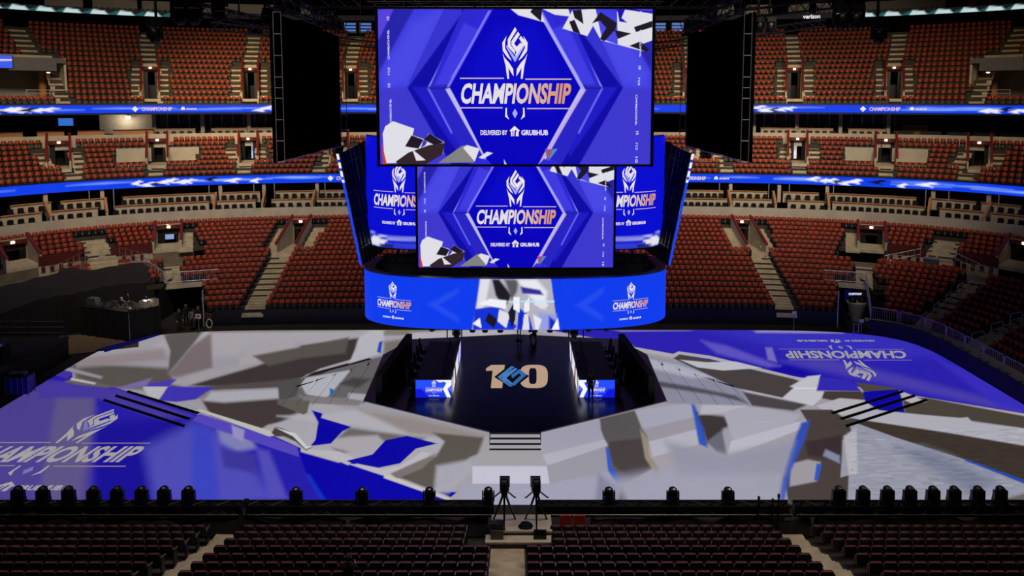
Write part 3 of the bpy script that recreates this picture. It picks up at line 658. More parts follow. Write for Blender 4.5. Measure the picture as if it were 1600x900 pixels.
# ------------------------------------------------------------------ projected picture on the rink floor and stage (colours traced in photo px)
G1, G2, G3 = (184,180,190), (150,143,146), (92,84,80)
DK, WH, BU, PU, NV = (72,64,62), (214,211,220), (14,8,186), (92,80,222), (44,34,196)
FOPS = [
 # --- far left: pale bands and smoky wedges
 ([(300,505),(640,505),(640,532),(480,548),(330,560),(240,540)], (196,190,198), 14), ([(330,512),(560,512),(560,517),(330,520)], (120,116,112), 5, .7),
 ([(108,566),(262,575),(275,600),(300,612),(170,606),(120,592)], (104,98,92), 10), ([(115,560),(255,545),(262,562),(120,575)], (168,156,160), 10),
 ([(256,523),(322,512),(300,540),(262,585),(266,548)], (104,100,96), 5), ([(262,585),(300,540),(330,520),(332,575),(275,590)], (140,126,130), 8),
 ([(337,583),(400,560),(470,540),(560,528),(545,580),(440,612),(330,604),(262,602)], DK, 6),
 ([(262,600),(340,574),(420,560),(470,532),(468,548),(400,572),(330,592),(290,604)], (190,184,190), 6), ([(372,560),(455,534),(468,545),(440,556),(376,572)], (200,190,196), 5),
 ([(395,556),(480,540),(545,527),(540,552),(470,560),(420,572)], (104,98,92), 6),
 ([(225,622),(300,612),(440,604),(440,612),(330,622),(250,626)], (150,143,146), 4),
 # --- left centre
 ([(290,606),(420,596),(470,590),(480,602),(400,606),(300,612)], (98,88,86), 5),
 ([(315,625),(470,618),(470,655),(415,670),(388,672),(330,650)], (78,68,66), 6),
 ([(318,626),(330,612),(460,606),(480,612),(470,620),(350,629)], (200,199,208), 7),
 ([(400,676),(418,664),(470,652),(500,690),(470,702),(430,690)], (190,188,192), 5),
 ([(468,645),(482,648),(494,690),(480,700),(440,688),(460,660)], (176,174,180), 6), ([(470,660),(482,676),(486,698),(470,694),(452,684)], (112,108,110), 6),
 ([(210,603),(276,592),(262,606)], (84,70,206), 3), ([(222,604),(264,604),(248,624),(232,619)], WH, 2), ([(248,626),(262,604),(334,605),(306,624),(276,628)], (74,62,206), 3),
 ([(183,606),(238,590),(228,604),(205,606)], (140,126,190), 4),
 ([(500,625),(700,690),(700,780),(540,780),(470,700),(420,672)], (196,194,202), 10),
 # --- stage apron left
 ([(433,650),(500,648),(560,640),(640,655),(700,676),(690,690),(640,684),(560,664),(500,660)], (206,204,212), 8),
 ([(545,668),(600,676),(665,684),(640,700),(600,690),(530,710),(515,696)], (126,120,116), 8), ([(480,702),(530,705),(600,735),(590,742),(500,712)], WH, 4),
 ([(560,640),(640,652),(760,680),(756,706),(700,684),(640,678)], (172,160,158), 12),
 ([(676,676),(758,684),(757,706),(735,714),(712,735),(680,768),(640,752),(610,742),(655,728),(682,712),(695,690)], (106,100,92), 5),
 ([(500,690),(545,682),(590,680),(600,690),(570,712),(520,700)], (196,192,198), 8),
 ([(487,641),(504,646),(502,653),(549,667),(535,674),(517,693),(485,697),(493,687),(497,660)], BU, 1.5),
 ([(602,688),(636,681),(683,693),(650,701),(625,724),(591,731),(533,722),(582,710)], BU, 1.5),
 ([(598,742),(572,737),(625,728),(660,706),(672,708),(655,732),(620,746)], WH, 3), ([(610,740),(650,722),(684,708),(660,732),(620,748)], (140,132,128), 4),
 # --- big blue field lower left
 ([(-900,640),(90,586),(110,560),(115,600),(175,604),(240,624),(310,648),(425,680),(470,700),(600,744),(708,782),(706,800),(-900,900)], NV, 1.5),
 ([(-80,610),(120,600),(150,640),(140,800),(-80,800)], (92,78,172), 22), ([(90,606),(150,612),(138,700),(122,800),(55,800),(75,700)], (112,100,160), 14),
 ([(60,592),(180,606),(310,652),(260,660),(150,622),(60,622)], (84,68,188), 8),
 ([(150,660),(310,654),(290,700),(240,790),(150,790),(150,720)], (30,20,178), 22),
 ([(225,700),(300,660),(360,680),(430,780),(330,800),(240,780)], (92,90,212), 30), ([(300,664),(330,668),(345,790),(300,790)], (70,80,224), 16),
 ([(340,672),(390,680),(400,700),(370,706),(345,690)], (150,150,212), 12), ([(345,700),(400,710),(400,740),(350,730)], (70,64,180), 12), ([(400,700),(420,705),(450,780),(420,780)], (96,90,214), 12),
 ([(312,646),(420,681),(466,699),(467,714),(395,690),(300,657)], (100,84,218), 3), ([(362,664),(382,672),(380,690),(364,682)], (176,170,226), 5),
 ([(465,700),(600,744),(708,783),(700,800),(515,800),(480,745)], (12,6,190), 3), ([(476,740),(484,742),(515,790),(506,790)], (20,60,220), 5),
 ([(100,572),(160,588),(158,592),(98,578)], (176,170,180), 4), ([(78,572),(112,584),(106,592),(80,584)], (84,60,186), 5), ([(100,597),(118,589),(176,604),(168,606),(128,602)], (120,112,104), 3), ([(112,590),(150,598),(148,601),(110,594)], WH, 2),
 # white seam
 ([(308,641),(312,639),(425,674),(428,681),(420,682)], (222,218,210), 1.5), ([(534,717),(548,723),(544,727),(530,721)], WH, 1.5), ([(556,724),(590,731),(588,736),(557,728)], WH, 1.5),
 ([(600,741),(612,744),(709,781),(700,782),(600,747)], (226,222,214), 1.5), ([(470,699),(534,718),(530,723),(470,706)], (214,210,206), 3),
 ([(424,676),(430,667),(440,669),(462,678),(480,698),(490,698),(478,704),(462,690),(444,682),(430,682)], (84,74,70), 3), ([(430,668),(462,677),(480,697),(490,697),(478,702),(458,682)], (230,238,234), 1.6),
 ([(685,768),(714,769),(704,777)], BU, 1.5), ([(682,728),(735,718),(740,735),(700,770),(678,768)], (190,190,202), 10),
 # --- right of the steps
 ([(845,676),(940,654),(944,687),(846,711)], (188,186,204), 3), ([(846,711),(948,686),(950,696),(856,727)], (206,204,218), 2), ([(856,727),(946,700),(965,735),(858,756)], (176,175,188), 2),
 ([(757,684),(845,684),(848,706),(755,706)], (205,203,208), 2), ([(757,684),(790,684),(785,706),(755,706)], (150,140,132), 8, .7), ([(738,728),(854,728),(859,756),(738,756)], (222,222,242), 1.5), ([(758,680),(844,680),(850,727),(740,727)], (186,184,190), 8),
 ([(858,756),(965,735),(975,790),(720,790),(720,757)], (182,184,206), 6),
 ([(937,654),(992,641),(1002,668),(1012,682),(1012,714),(1026,728),(975,758),(983,790),(966,790),(968,752),(950,728),(948,700),(950,696),(944,685),(939,672)], (104,99,100), 4),
 ([(952,690),(1010,684),(1012,712),(1022,726),(985,748),(960,728),(950,705)], (84,76,76), 6), ([(946,698),(952,702),(956,728),(972,752),(966,760),(950,735)], (60,104,222), 4), ([(1000,670),(1013,686),(1014,712),(1030,732),(1024,740),(1008,716)], (170,160,140), 4),
 ([(935,740),(968,760),(965,785),(930,785)], (150,150,180), 12),
 ([(992,641),(1080,630),(1085,652),(1008,672)], (192,192,212), 4), ([(1006,670),(1090,650),(1098,676),(1020,696)], (178,174,184), 4), ([(1014,690),(1098,668),(1108,690),(1020,714)], (204,204,218), 3),
 ([(1080,630),(1085,632),(1100,665),(1106,700),(1092,694),(1086,662)], (56,100,220), 5), ([(1088,645),(1142,652),(1160,658),(1130,670),(1120,695),(1104,692),(1098,668)], (70,64,64), 7), ([(1104,690),(1128,672),(1136,712),(1120,706)], (120,120,136), 6),
 ([(1098,632),(1168,630),(1172,634),(1130,646),(1092,648)], (210,208,220), 6), ([(1130,645),(1172,634),(1250,648),(1240,662),(1146,688)], (196,194,210), 5),
 ([(1142,689),(1262,655),(1275,662),(1136,714)], (212,212,226), 2),
 # --- side steps right of the deck: grey sheen
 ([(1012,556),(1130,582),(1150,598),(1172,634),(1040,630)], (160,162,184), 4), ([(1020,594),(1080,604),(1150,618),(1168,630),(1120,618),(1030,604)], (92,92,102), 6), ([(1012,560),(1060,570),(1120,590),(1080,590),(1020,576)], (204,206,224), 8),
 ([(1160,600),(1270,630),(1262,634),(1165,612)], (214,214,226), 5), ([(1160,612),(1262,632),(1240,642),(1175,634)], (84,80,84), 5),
 # --- left mirror strips
 ([(520,575),(600,556),(570,630),(500,626),(435,626)], (120,116,118), 4), ([(478,590),(548,578),(530,600),(510,622),(478,616),(470,600)], (206,208,216), 4), ([(515,606),(523,610),(516,620)], (10,130,210), 2),
 ([(550,590),(580,592),(560,606),(530,600)], (84,78,80), 7), ([(545,614),(575,616),(566,628),(542,624)], (196,194,206), 4), ([(466,618),(540,622),(566,626),(560,634),(480,630)], (150,142,144), 4),
 ([(434,600),(475,588),(462,620),(436,626)], (96,92,92), 4), ([(433,624),(484,626),(480,645),(474,648),(434,632)], (112,108,100), 3),
 ([(480,585),(600,552),(595,548),(500,576),(470,592)], (196,194,202), 3), ([(480,588),(580,562),(578,559),(490,582)], (30,26,28), 2),  # thin dark line: shadow at the side steps' back ends, painted in
 ([(562,527),(580,516),(600,512),(600,545),(592,553),(545,568),(556,545)], (214,212,220), 4), ([(592,535),(598,532),(595,552),(589,550)], (20,90,214), 3), ([(600,534),(640,528),(625,560),(600,556)], (140,134,124), 8),
 ([(600,512),(740,512),(700,520),(640,524),(600,524)], (150,146,134), 5), ([(640,520),(800,512),(805,521),(720,529),(640,532)], (208,205,210), 5),
 # --- blue field far right
 ([(812,508),(1320,508),(1420,525),(1520,570),(1660,650),(1600,646),(1440,620),(1240,591),(1055,555),(980,546),(900,526),(860,521)], (52,40,206), 1.6),
 ([(1100,514),(1320,508),(1420,530),(1480,556),(1300,560),(1200,540)], (66,58,222), 24), ([(1220,565),(1290,560),(1420,590),(1600,636),(1600,648),(1440,612)], (88,74,206), 14), ([(1460,560),(1520,580),(1660,650),(1560,636)], (70,56,224), 12),
 ([(1080,555),(1230,570),(1330,600),(1240,588),(1100,562)], (24,12,190), 10), ([(1095,532),(1135,540),(1220,572),(1200,574),(1120,552)], (110,98,228), 8), ([(1196,543),(1206,543),(1214,566),(1200,562)], (140,130,226), 5),
 ([(940,512),(1080,513),(1080,517),(970,518)], (150,140,216), 4), ([(1180,515),(1320,517),(1318,521),(1180,520)], (170,160,224), 4), ([(840,513),(905,524),(990,540),(985,544),(900,530),(830,516)], (200,190,206), 2.5),
 ([(1600,560),(2600,560),(2600,1000),(1640,690),(1600,650)], (70,58,214), 2), ([(1600,652),(2600,990),(2600,1400),(1600,690)], (88,80,70), 3), ([(1600,700),(2600,1200),(2600,1600),(1600,790)], (160,164,184), 3),
 # seam and wedge below the blue field
 ([(985,541),(1052,553),(1060,549),(1110,556),(1240,588),(1440,621),(1610,648),(1606,652),(1440,626),(1240,594),(1110,561),(1062,554),(1052,559),(985,546)], (206,200,204), 1.6),
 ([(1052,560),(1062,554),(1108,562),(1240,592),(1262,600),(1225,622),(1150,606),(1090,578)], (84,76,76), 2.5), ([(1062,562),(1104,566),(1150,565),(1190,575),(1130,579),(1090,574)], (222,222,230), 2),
 ([(1222,622),(1240,606),(1234,604),(1262,588),(1282,586),(1276,612),(1290,612),(1284,622),(1270,634)], (226,226,236), 3),
 ([(1281,588),(1330,595),(1346,611),(1276,610)], (60,48,206), 1.6), ([(1288,611),(1345,611),(1362,628),(1310,628),(1284,622)], (78,68,66), 3), ([(1336,597),(1408,607),(1406,612),(1350,612)], (92,82,76), 2),
 ([(1276,634),(1312,622),(1362,626),(1360,640),(1300,652)], (210,208,216), 3), ([(1348,612),(1406,608),(1414,645),(1374,641),(1352,628)], (20,12,186), 1.6),
 ([(1410,620),(1450,622),(1600,650),(1620,672),(1500,655),(1414,645)], (88,80,70), 3), ([(1405,610),(1426,618),(1448,628),(1424,630),(1410,624)], (214,210,216), 2),
 ([(1330,655),(1362,640),(1414,646),(1500,653),(1512,652),(1520,660),(1620,672),(1620,698),(1480,676)], (204,204,216), 3),
 ([(1320,652),(1480,676),(1620,700),(1620,764),(1500,716),(1400,684),(1345,664)], (72,62,54), 3),
 ([(1250,640),(1300,640),(1322,655),(1338,655),(1334,662),(1324,664),(1340,672),(1328,680),(1316,688),(1315,745),(1328,742),(1324,790),(1232,790),(1226,742),(1236,705),(1262,660)], (84,74,70), 3),
 ([(1258,690),(1315,680),(1314,712),(1290,716),(1262,712)], (66,54,56), 8), ([(1234,725),(1262,718),(1282,722),(1276,752),(1246,758),(1234,760)], (180,176,184), 5), ([(1276,724),(1284,726),(1278,752),(1272,750)], (60,100,220), 2),
 ([(1252,660),(1266,656),(1258,686),(1236,735),(1224,790),(1214,790),(1226,730),(1240,690)], (58,92,204), 7), ([(1290,702),(1312,712),(1312,724),(1286,712)], (150,158,190), 5),
 ([(1328,665),(1345,664),(1400,684),(1500,716),(1620,764),(1620,800),(1324,800),(1326,742),(1313,746),(1318,690),(1334,688)], (172,176,194), 2), ([(1318,682),(1338,668),(1340,740),(1326,742)], (206,206,214), 5), ([(1440,700),(1478,712),(1560,752),(1520,775),(1400,700)], (140,146,172), 26), ([(1508,717),(1620,757),(1620,762),(1508,720)], (40,90,210), 2),
 ([(1560,782),(1610,768),(1620,800)], (120,118,112), 6),
 ([(950,750),(1220,700),(1215,790),(985,790)], (180,182,202), 30), ([(1040,690),(1130,710),(1240,690),(1225,740),(1060,740)], (168,170,190), 20),
]
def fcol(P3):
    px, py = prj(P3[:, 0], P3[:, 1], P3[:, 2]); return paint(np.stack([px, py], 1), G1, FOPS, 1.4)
nu, ys = 1150, np.arange(30.25, 54.5, .052); rows = []
for y in ys:
    wd = 30.2 if y < YC else 30.2*(1-((y-YC)/13.0)**7)**(1/7.); xx = np.linspace(-wd, wd, nu); rows.append(np.stack([xx, np.full(nu, y), np.zeros(nu)], 1))
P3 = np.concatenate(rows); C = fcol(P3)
rn = rng.normal(0, 1, (len(ys)//3+2, nu//10+2)); rr = np.repeat(np.repeat(rn, 3, 0), 10, 1)[:len(ys), :nu].ravel()          # panel grain of the floor
pxx, pyy = prj(P3[:,0], P3[:,1], P3[:,2]); icy = (pxx > 1330) & (pyy > 670)
C = C*(1 + rr[:, None]*np.where(icy, .07, .012)[:, None]); C = np.clip(C, 0, 1)
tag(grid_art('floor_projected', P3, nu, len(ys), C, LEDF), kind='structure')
# floor lettering
def quadmap(ul, ur, ll, lr, z=.006, xs=(537,1033), ys_=(354,485)):
    W = [unp(*p, z) for p in (ul, ur, ll, lr)]
    def f(x, y):
        a = (x-xs[0])/(xs[1]-xs[0]); b = (y-ys_[0])/(ys_[1]-ys_[0])
        return tuple(W[0][k]*(1-a)*(1-b)+W[1][k]*a*(1-b)+W[2][k]*(1-a)*b+W[3][k]*a*b for k in (0, 1)) + (z,)
    return f
o = lockup('floor_lettering', quadmap((1424,562.5),(1233.6,562.5),(1412,545.5),(1217,545.5)), grad=False, mtl=FL); tag(o, 'upside-down championship lettering and trophy emblem on the blue floor at the far right', 'lettering')
o = lockup('floor_lettering', quadmap((-24,691.8),(235.6,691.8),(-86,728),(196.7,728)), grad=False, mtl=FL); tag(o, 'slanted beige championship lettering and trophy emblem on the blue floor at the left', 'lettering')
# ------------------------------------------------------------------ stage
ST = empty('stage', (0, 43, 0), 0, 'black octagonal stage deck with pale sloping aprons, side steps and two runways', 'stage')
def spatch(quads, name, n_=34):
    """each quad -> dense grid; all merged in one part"""
    Ps, Fs, k = [], [], 0
    for q in quads:
        a, b, c, d = [np.array(p, float) for p in q]; nu = int(np.clip(max(np.linalg.norm(b-a), np.linalg.norm(c-d))/.05, 4, 240)); nv = int(np.clip(max(np.linalg.norm(d-a), np.linalg.norm(c-b))/.05, 4, 240))
        u, v = np.meshgrid(np.linspace(0,1,nu), np.linspace(0,1,nv)); u = u.ravel()[:, None]; v = v.ravel()[:, None]
        Ps.append(a*(1-u)*(1-v) + b*u*(1-v) + c*u*v + d*(1-u)*v)
        i, j = np.meshgrid(np.arange(nu-1), np.arange(nv-1)); t = (j*nu+i).ravel()+k; Fs.append(np.stack([t, t+1, t+1+nu, t+nu], 1)); k += nu*nv
    P = np.concatenate(Ps); F = np.concatenate(Fs).astype(np.int32); me = bpy.data.meshes.new(name)
    C = fcol(P); P = P - np.array([0, 43, 0])
    me.vertices.add(len(P)); me.vertices.foreach_set('co', P.astype(np.float32).ravel()); me.loops.add(F.size); me.loops.foreach_set('vertex_index', F.ravel())
    me.polygons.add(len(F)); me.polygons.foreach_set('loop_start', np.arange(0, F.size, 4, dtype=np.int32)); me.polygons.foreach_set('loop_total', np.full(len(F), 4, np.int32))
    me.materials.append(LEDF); me.update(calc_edges=True); at = me.color_attributes.new('Col', 'FLOAT_COLOR', 'POINT')
    A = np.ones((len(P), 4), np.float32); A[:, :3] = C; at.data.foreach_set('color', A.ravel())
    o = bpy.data.objects.new(name, me); COL.objects.link(o); o.parent = ST; return o
SH = .7
E0, E1, E2, E3, E4, E5 = (1.35,35.75), (8.75,39.6), (9.0,47.2), (7.5,50.3), (3.4,50.9), (0,51.4)
oct_ = [(-E0[0],E0[1]), E0, E1, E2, E3, E4, E5, (-3.4,50.9), (-7.5,50.3), (-9.0,47.2), (-8.75,39.6)]
mb = MB(); mb.prism([(x, y-43) for x, y in oct_], lambda u, v, t: (u, v, t), 'stage', .02, SH); mb.build('deck', ST)
z3 = lambda p, z: (p[0], p[1], z)
for s in (1, -1):
    nm = 'right' if s > 0 else 'left'; m = lambda x, y, z: (s*x, y, z)
    spatch([(m(1.35,35.75,SH), m(8.75,39.6,SH), m(10.0,38.45,.35), m(1.3,34.15,.35))], 'upper_slope', 60)
    spatch([(m(1.3,34.15,.35), m(10.0,38.45,.35), m(11.2,37.5,.35), m(1.55,33.03,.35))], 'tread', 60)
    spatch([(m(1.55,33.03,.35), m(11.2,37.5,.35), m(10.35,35.9,.0), m(1.8,32.04,.0))], 'lower_slope', 60)
    # broad side steps
    q = []
    for k in range(5):
        x0, x1 = 8.85+.95*k, 8.85+.95*(k+1); f0, f1 = 47.1-.95*k, 47.1-.95*(k+1); zz = SH-.07*(k+1)+.02; n0, n1 = 39.55-.03*k, 39.52-.03*k
        q.append((m(x0+(.0),n0,zz), m(x1,n1,zz), m(x1-.2,f1,zz), m(x0-.0,f0,zz))); q.append((m(x1,n1,zz), m(x1,n1,zz-.07), m(x1-.2,f1,zz-.07), m(x1-.2,f1,zz)))
    spatch(q, 'side_steps', 36)
    mb = MB()
    for k in range(5):
        x0, x1 = 8.85+.95*k, 8.65+.95*(k+1); f0, f1 = 47.1-.95*k, 47.1-.95*(k+1); zz = SH-.07*(k+1)+.02
        mb.add([m(x0,f0-43+.01,zz), m(x1,f1-43+.01,zz), m(x1,f1-43+.01,.35), m(x0,f0-43+.01,.35)], [(0,1,2,3)], 'black')
        mb.prism([(s*(x0),f0-43+.02),(s*(x1+.15),f1-43+.02),(s*(x1+.15),f1-43+.30),(s*x0,f0-43+.10)], lambda u, v, t: (u, v, t), 'black', .36, .372)  # thin black wedges laid down as the shadow behind the steps
    for k in range(5):
        x1 = 8.85+.95*(k+1); f1 = 47.1-.95*(k+1); zz = SH-.07*(k+1)+.02
        mb.tube([(s*x1, 39.52-43, zz+.004), (s*(x1-.2), f1-43, zz+.004)], .014, 'galv', 4)
    mb.build('side_step_edge_shadow', ST)
    # runway
    spatch([(m(8.75,39.6,SH), m(10.0,38.45,.35), m(13.6,38.6,.35), m(13.6,39.35,.36)), (m(10.0,38.45,.35), m(11.2,37.5,.35), m(13.6,37.6,.35), m(13.6,38.6,.35)),
            (m(11.2,37.5,.35), m(11.25,35.57,.35), m(17.9,38.9,.35), m(13.6,37.6,.35)), (m(13.6,37.6,.35), m(17.9,38.9,.35), m(23.7,42.0,.35), m(13.6,42.6,.35)), (m(9.0,47.3,.35), m(13.6,42.4,.35), m(23.7,42.0,.35), m(18,44.4,.35))], 'runway_top', 56)
    spatch([(m(11.2,37.5,.35), m(10.35,35.9,0), m(10.67,34.51,0), m(11.25,35.57,.35)), (m(11.25,35.57,.35), m(10.67,34.51,0), m(17.6,37.5,0), m(17.9,38.9,.35)),
            (m(23.7,42.0,.35), m(24.1,42.2,0), m(18.2,44.8,0), m(18,44.4,.35)), (m(9.0,47.3,.35), m(18,44.4,.35), m(18.2,44.8,0), m(9.1,47.9,0))], 'runway_slope', 48)
    # three shallow steps at the outer end
    a, b = np.array([17.9,38.9]), np.array([23.7,42.0]); d = (b-a)/np.linalg.norm(b-a); nrm = np.array([d[1], -d[0]])
    q = []; mk = MB()
    for k in range(3):
        z = .35-.115*k; o0 = nrm*.56*k; o1 = nrm*.56*(k+1); A0, B0, B1, A1 = a+o0-d*.1*k, b+o0+d*.3*k, b+o1+d*.3*(k+1), a+o1-d*.1*(k+1)
        if k < 2: q.append((m(A0[0],A0[1],z-.115), m(A1[0],A1[1],z-.115), m(B1[0],B1[1],z-.115), m(B0[0],B0[1],z-.115)))
        mk.add([m(A0[0],A0[1]-43,z+.006), m(B0[0],B0[1]-43,z+.006), m(B0[0]+nrm[0]*.09,B0[1]+nrm[1]*.09-43,z-.112), m(A0[0]+nrm[0]*.09,A0[1]+nrm[1]*.09-43,z-.112)], [(0,1,2,3)], 'black')  # black strips put the shade of the risers into colour
    q.append((m(17.9,38.9,.35), m(17.6,37.5,0), m(18.4,37.8,0), m(18.3,38.2,.2)))
    spatch(q, 'end_steps', 40); mk.build('step_riser_shade', ST)
spatch([((-1.3,34.58,.345), (1.3,34.58,.345), (1.3,34.15,.35), (-1.3,34.15,.35)), ((-1.3,34.15,.35), (1.3,34.15,.35), (1.55,33.03,.35), (-1.55,33.03,.35)), ((-1.55,33.03,.35), (1.55,33.03,.35), (1.8,32.04,0), (-1.8,32.04,0))], 'front_apron', 50)
# front steps: treads lit by the projection, dark risers
mk = MB(); ST_TR = []
for k in range(4):
    z = SH - .09*(k+.0); y = 35.75 - .4*k
    if k: ST_TR.append(((-1.3,y,z), (1.3,y,z), (1.3,y+.36,z), (-1.3,y+.36,z)))
    mk.box((0, y-.01-43, z-.05), (2.62, .03, .1), 'black')
mk.box((0, 35.2-43, .2), (2.6, 1.1, .3), 'black'); mk.build('front_steps', ST); spatch(ST_TR, 'front_step_treads')
mk = MB()
for pts in ([(-E0[0],E0[1]), (-8.75,39.6)], [E0, E1], [E1, E2], [(-8.75,39.6), (-9,47.2)]):
    mk.tube([(pts[0][0], pts[0][1]-43, SH+.0), (pts[1][0], pts[1][1]-43, SH+.0)], .035, 'galv', 5)
mk.build('edge_trim', ST)
# the "10" on the deck, a marking whose lit look is put into emission
def dk(zx, zy, ox): return unp(ox+zx/6.4, 500+zy/6.4, SH+.012)
mb = MB(); BE = (196,166,140)
def dput(mb, pts, ox, col, f=None, off=0.):
    v = [dk(x, y, ox) for x, y in pts]; k = len(mb.v); i = mb.mi(LED); mb.v += [(a, b-43, SH+.012+off) for a, b in v]; mb.c += [tuple(lin(col)*.85)]*len(v); mb.f += [tuple(k+q for q in g) for g in (f or [tuple(range(len(v)))])]; mb.m += [i]*len(f or [0])
dput(mb, [(1150,482),(1200,450),(1336,448),(1310,680),(1196,680),(1214,506),(1146,508)], 580, BE)
mb.build('numeral', ST)
mb = MB(); oo, ii = [], []
for k in range(40):
    t = 2*PI*k/40; c, s_ = math.cos(t), math.sin(t); g = lambda a, n: math.copysign(abs(a)**(2/n), a)
    oo.append((218+140*g(c,3.2), 564+116*g(s_,3.2))); ii.append((208+38*g(c,4), 560+80*g(s_,4)))
dput(mb, oo+ii, 800, BE, [(k, (k+1) % 40, 40+(k+1) % 40, 40+k) for k in range(40)]); mb.build('numeral', ST)
mb = MB(); dput(mb, [(1230,570),(1390,445),(1580,560),(1420,690)], 580, (14,13,16), off=.004); mb.build('diamond', ST)
mb = MB()
for c, pl in (((70,128,196), [(1265,570),(1400,462),(1432,470),(1300,575),(1330,600),(1310,612)]), ((74,134,205), [(1310,560),(1440,480),(1462,490),(1350,580),(1420,640),(1385,668),(1320,620)]),
              ((52,108,178), [(1400,550),(1480,492),(1556,548),(1430,660),(1400,640),(1500,552),(1478,534),(1410,585)]), ((48,96,160), [(1330,622),(1352,608),(1420,655),(1398,672)])): dput(mb, pl, 580, c, off=.008)
mb.build('letter_mark', ST)
# ------------------------------------------------------------------ hanging LED screens
W_, K_ = (224,222,230), (30,24,40)
def M2(p): return [(1572-x, y) for x, y in p]
HEX = []
for f in (lambda p: p, M2):
    HEX += [(f([(180,48),(475,48),(305,392),(180,396)]), (58,58,224), 4), (f([(250,48),(340,48),(180,330),(180,190)]), (32,26,150), 14, .8), (f([(180,60),(215,48),(250,48),(180,180)]), (96,70,210), 10, .7), (f([(180,396),(305,392),(495,738),(180,738)]), (62,56,206), 4), (f([(330,110),(455,48),(470,60),(310,380),(200,390),(190,330)]), (82,80,232), 60, .6),
            (f([(475,48),(560,48),(400,392),(580,738),(500,738),(305,392)]), (16,12,164), 5), (f([(475,48),(550,48),(550,70),(310,392),(305,392)]), (60,56,216), 10, .8), (f([(330,392),(400,392),(560,660),(540,700)]), (34,30,204), 14, .8),
            (f([(548,108),(560,112),(418,385),(398,392)]), (150,146,250), 5), (f([(395,398),(415,398),(520,580),(500,600)]), (110,106,240), 7), (f([(405,385),(500,380),(500,402),(405,402)]), (30,28,150), 5), (f([(560,48),(640,48),(470,392),(405,392)]), (44,40,206), 8), (f([(405,400),(470,400),(640,700),(580,738)]), (40,36,196), 8), (f([(560,110),(625,140),(490,380),(430,380)]), (64,58,226), 14),
            (f([(668,56),(680,56),(492,392),(480,392)]), (120,116,240), 4), (f([(475,400),(495,396),(664,700),(650,715)]), (190,186,240), 5), (f([(625,150),(640,120),(520,330),(500,350)]), (130,126,242), 6)]
HEX += [([(690,48),(880,48),(1078,392),(906,706),(892,738),(680,738),(652,706),(496,392)], (8,4,186), 3), ([(590,300),(700,120),(870,120),(980,330),(940,500),(640,500)], (12,10,200), 60, .8),
        ([(885,60),(900,60),(1095,398),(1080,400)], (170,166,246), 4), ([(1095,400),(1100,405),(925,700),(890,738),(915,690)], (196,170,220), 6), ([(920,668),(975,668),(930,718)], (150,90,110), 6), ([(956,668),(975,668),(935,722)], (70,140,220), 4)]
CHK = [([(765,48),(892,48),(918,108),(860,92),(800,76)], W_, 3), ([(862,48),(905,48),(900,104),(852,62)], K_, 2), ([(905,48),(1020,48),(1030,82),(960,74)], W_, 3), ([(1038,55),(1140,48),(1170,180),(1240,205),(1235,60),(1392,130),(1392,186),(1310,215),(1376,236),(1330,228),(1165,185),(1130,122),(1105,167),(995,134)], W_, 3),
       ([(1038,55),(1078,52),(1088,115),(1048,88)], K_, 2), ([(1024,104),(1048,96),(1075,158),(1042,148)], K_, 2), ([(1125,112),(1162,62),(1236,110),(1228,140),(1180,190),(1160,180),(1188,132),(1160,100)], K_, 2), ([(1210,54),(1236,54),(1246,104),(1392,124),(1392,60),(1290,48)], (24,20,180), 2), ([(1225,140),(1300,156),(1240,180)], K_, 2), ([(1255,88),(1270,52),(1392,70),(1392,140),(1330,146)], W_, 3), ([(1310,128),(1392,100),(1392,128),(1320,150)], K_, 2), ([(1290,210),(1340,190),(1378,226),(1372,238)], K_, 2),
       ([(193,600),(205,566),(240,543),(334,576),(326,606),(380,624),(400,598),(468,636),(462,690),(382,726),(200,732)], W_, 3), ([(322,606),(376,626),(352,666),(292,656)], K_, 2), ([(402,598),(468,638),(424,650),(376,626)], K_, 2), ([(250,724),(306,684),(400,650),(470,640),(460,692),(384,736),(260,738)], (52,36,44), 2), ([(324,668),(350,690),(384,718),(342,720)], W_, 2), ([(362,664),(382,652),(392,636),(376,626)], (60,50,200), 2), ([(188,640),(210,738),(192,738)], (200,60,40), 4),
       ([(440,730),(545,655),(568,650),(626,666),(600,728)], (130,130,128), 4), ([(552,662),(570,650),(626,666),(604,724)], W_, 3), ([(622,706),(660,680),(686,686),(640,712)], W_, 3), ([(735,714),(748,738),(738,738)], W_, 3)]
SIDE_T = [(225,140,270,'CHAMPIONSHIP'), (225,305,338,'LCS'), (225,375,392,'10'), (225,82,98,'10'), (230,445,560,'CHAMPIONSHIP'), (230,592,614,'LCS'), (1340,60,92,'LCS'), (1340,140,258,'CHAMPIONSHIP'), (1338,298,314,'10'), (1336,350,384,'LCS'), (1326,425,560,'CHAMPIONSHIP'), (1332,588,604,'10'), (1330,640,672,'LCS'), (1330,702,730,'10')]
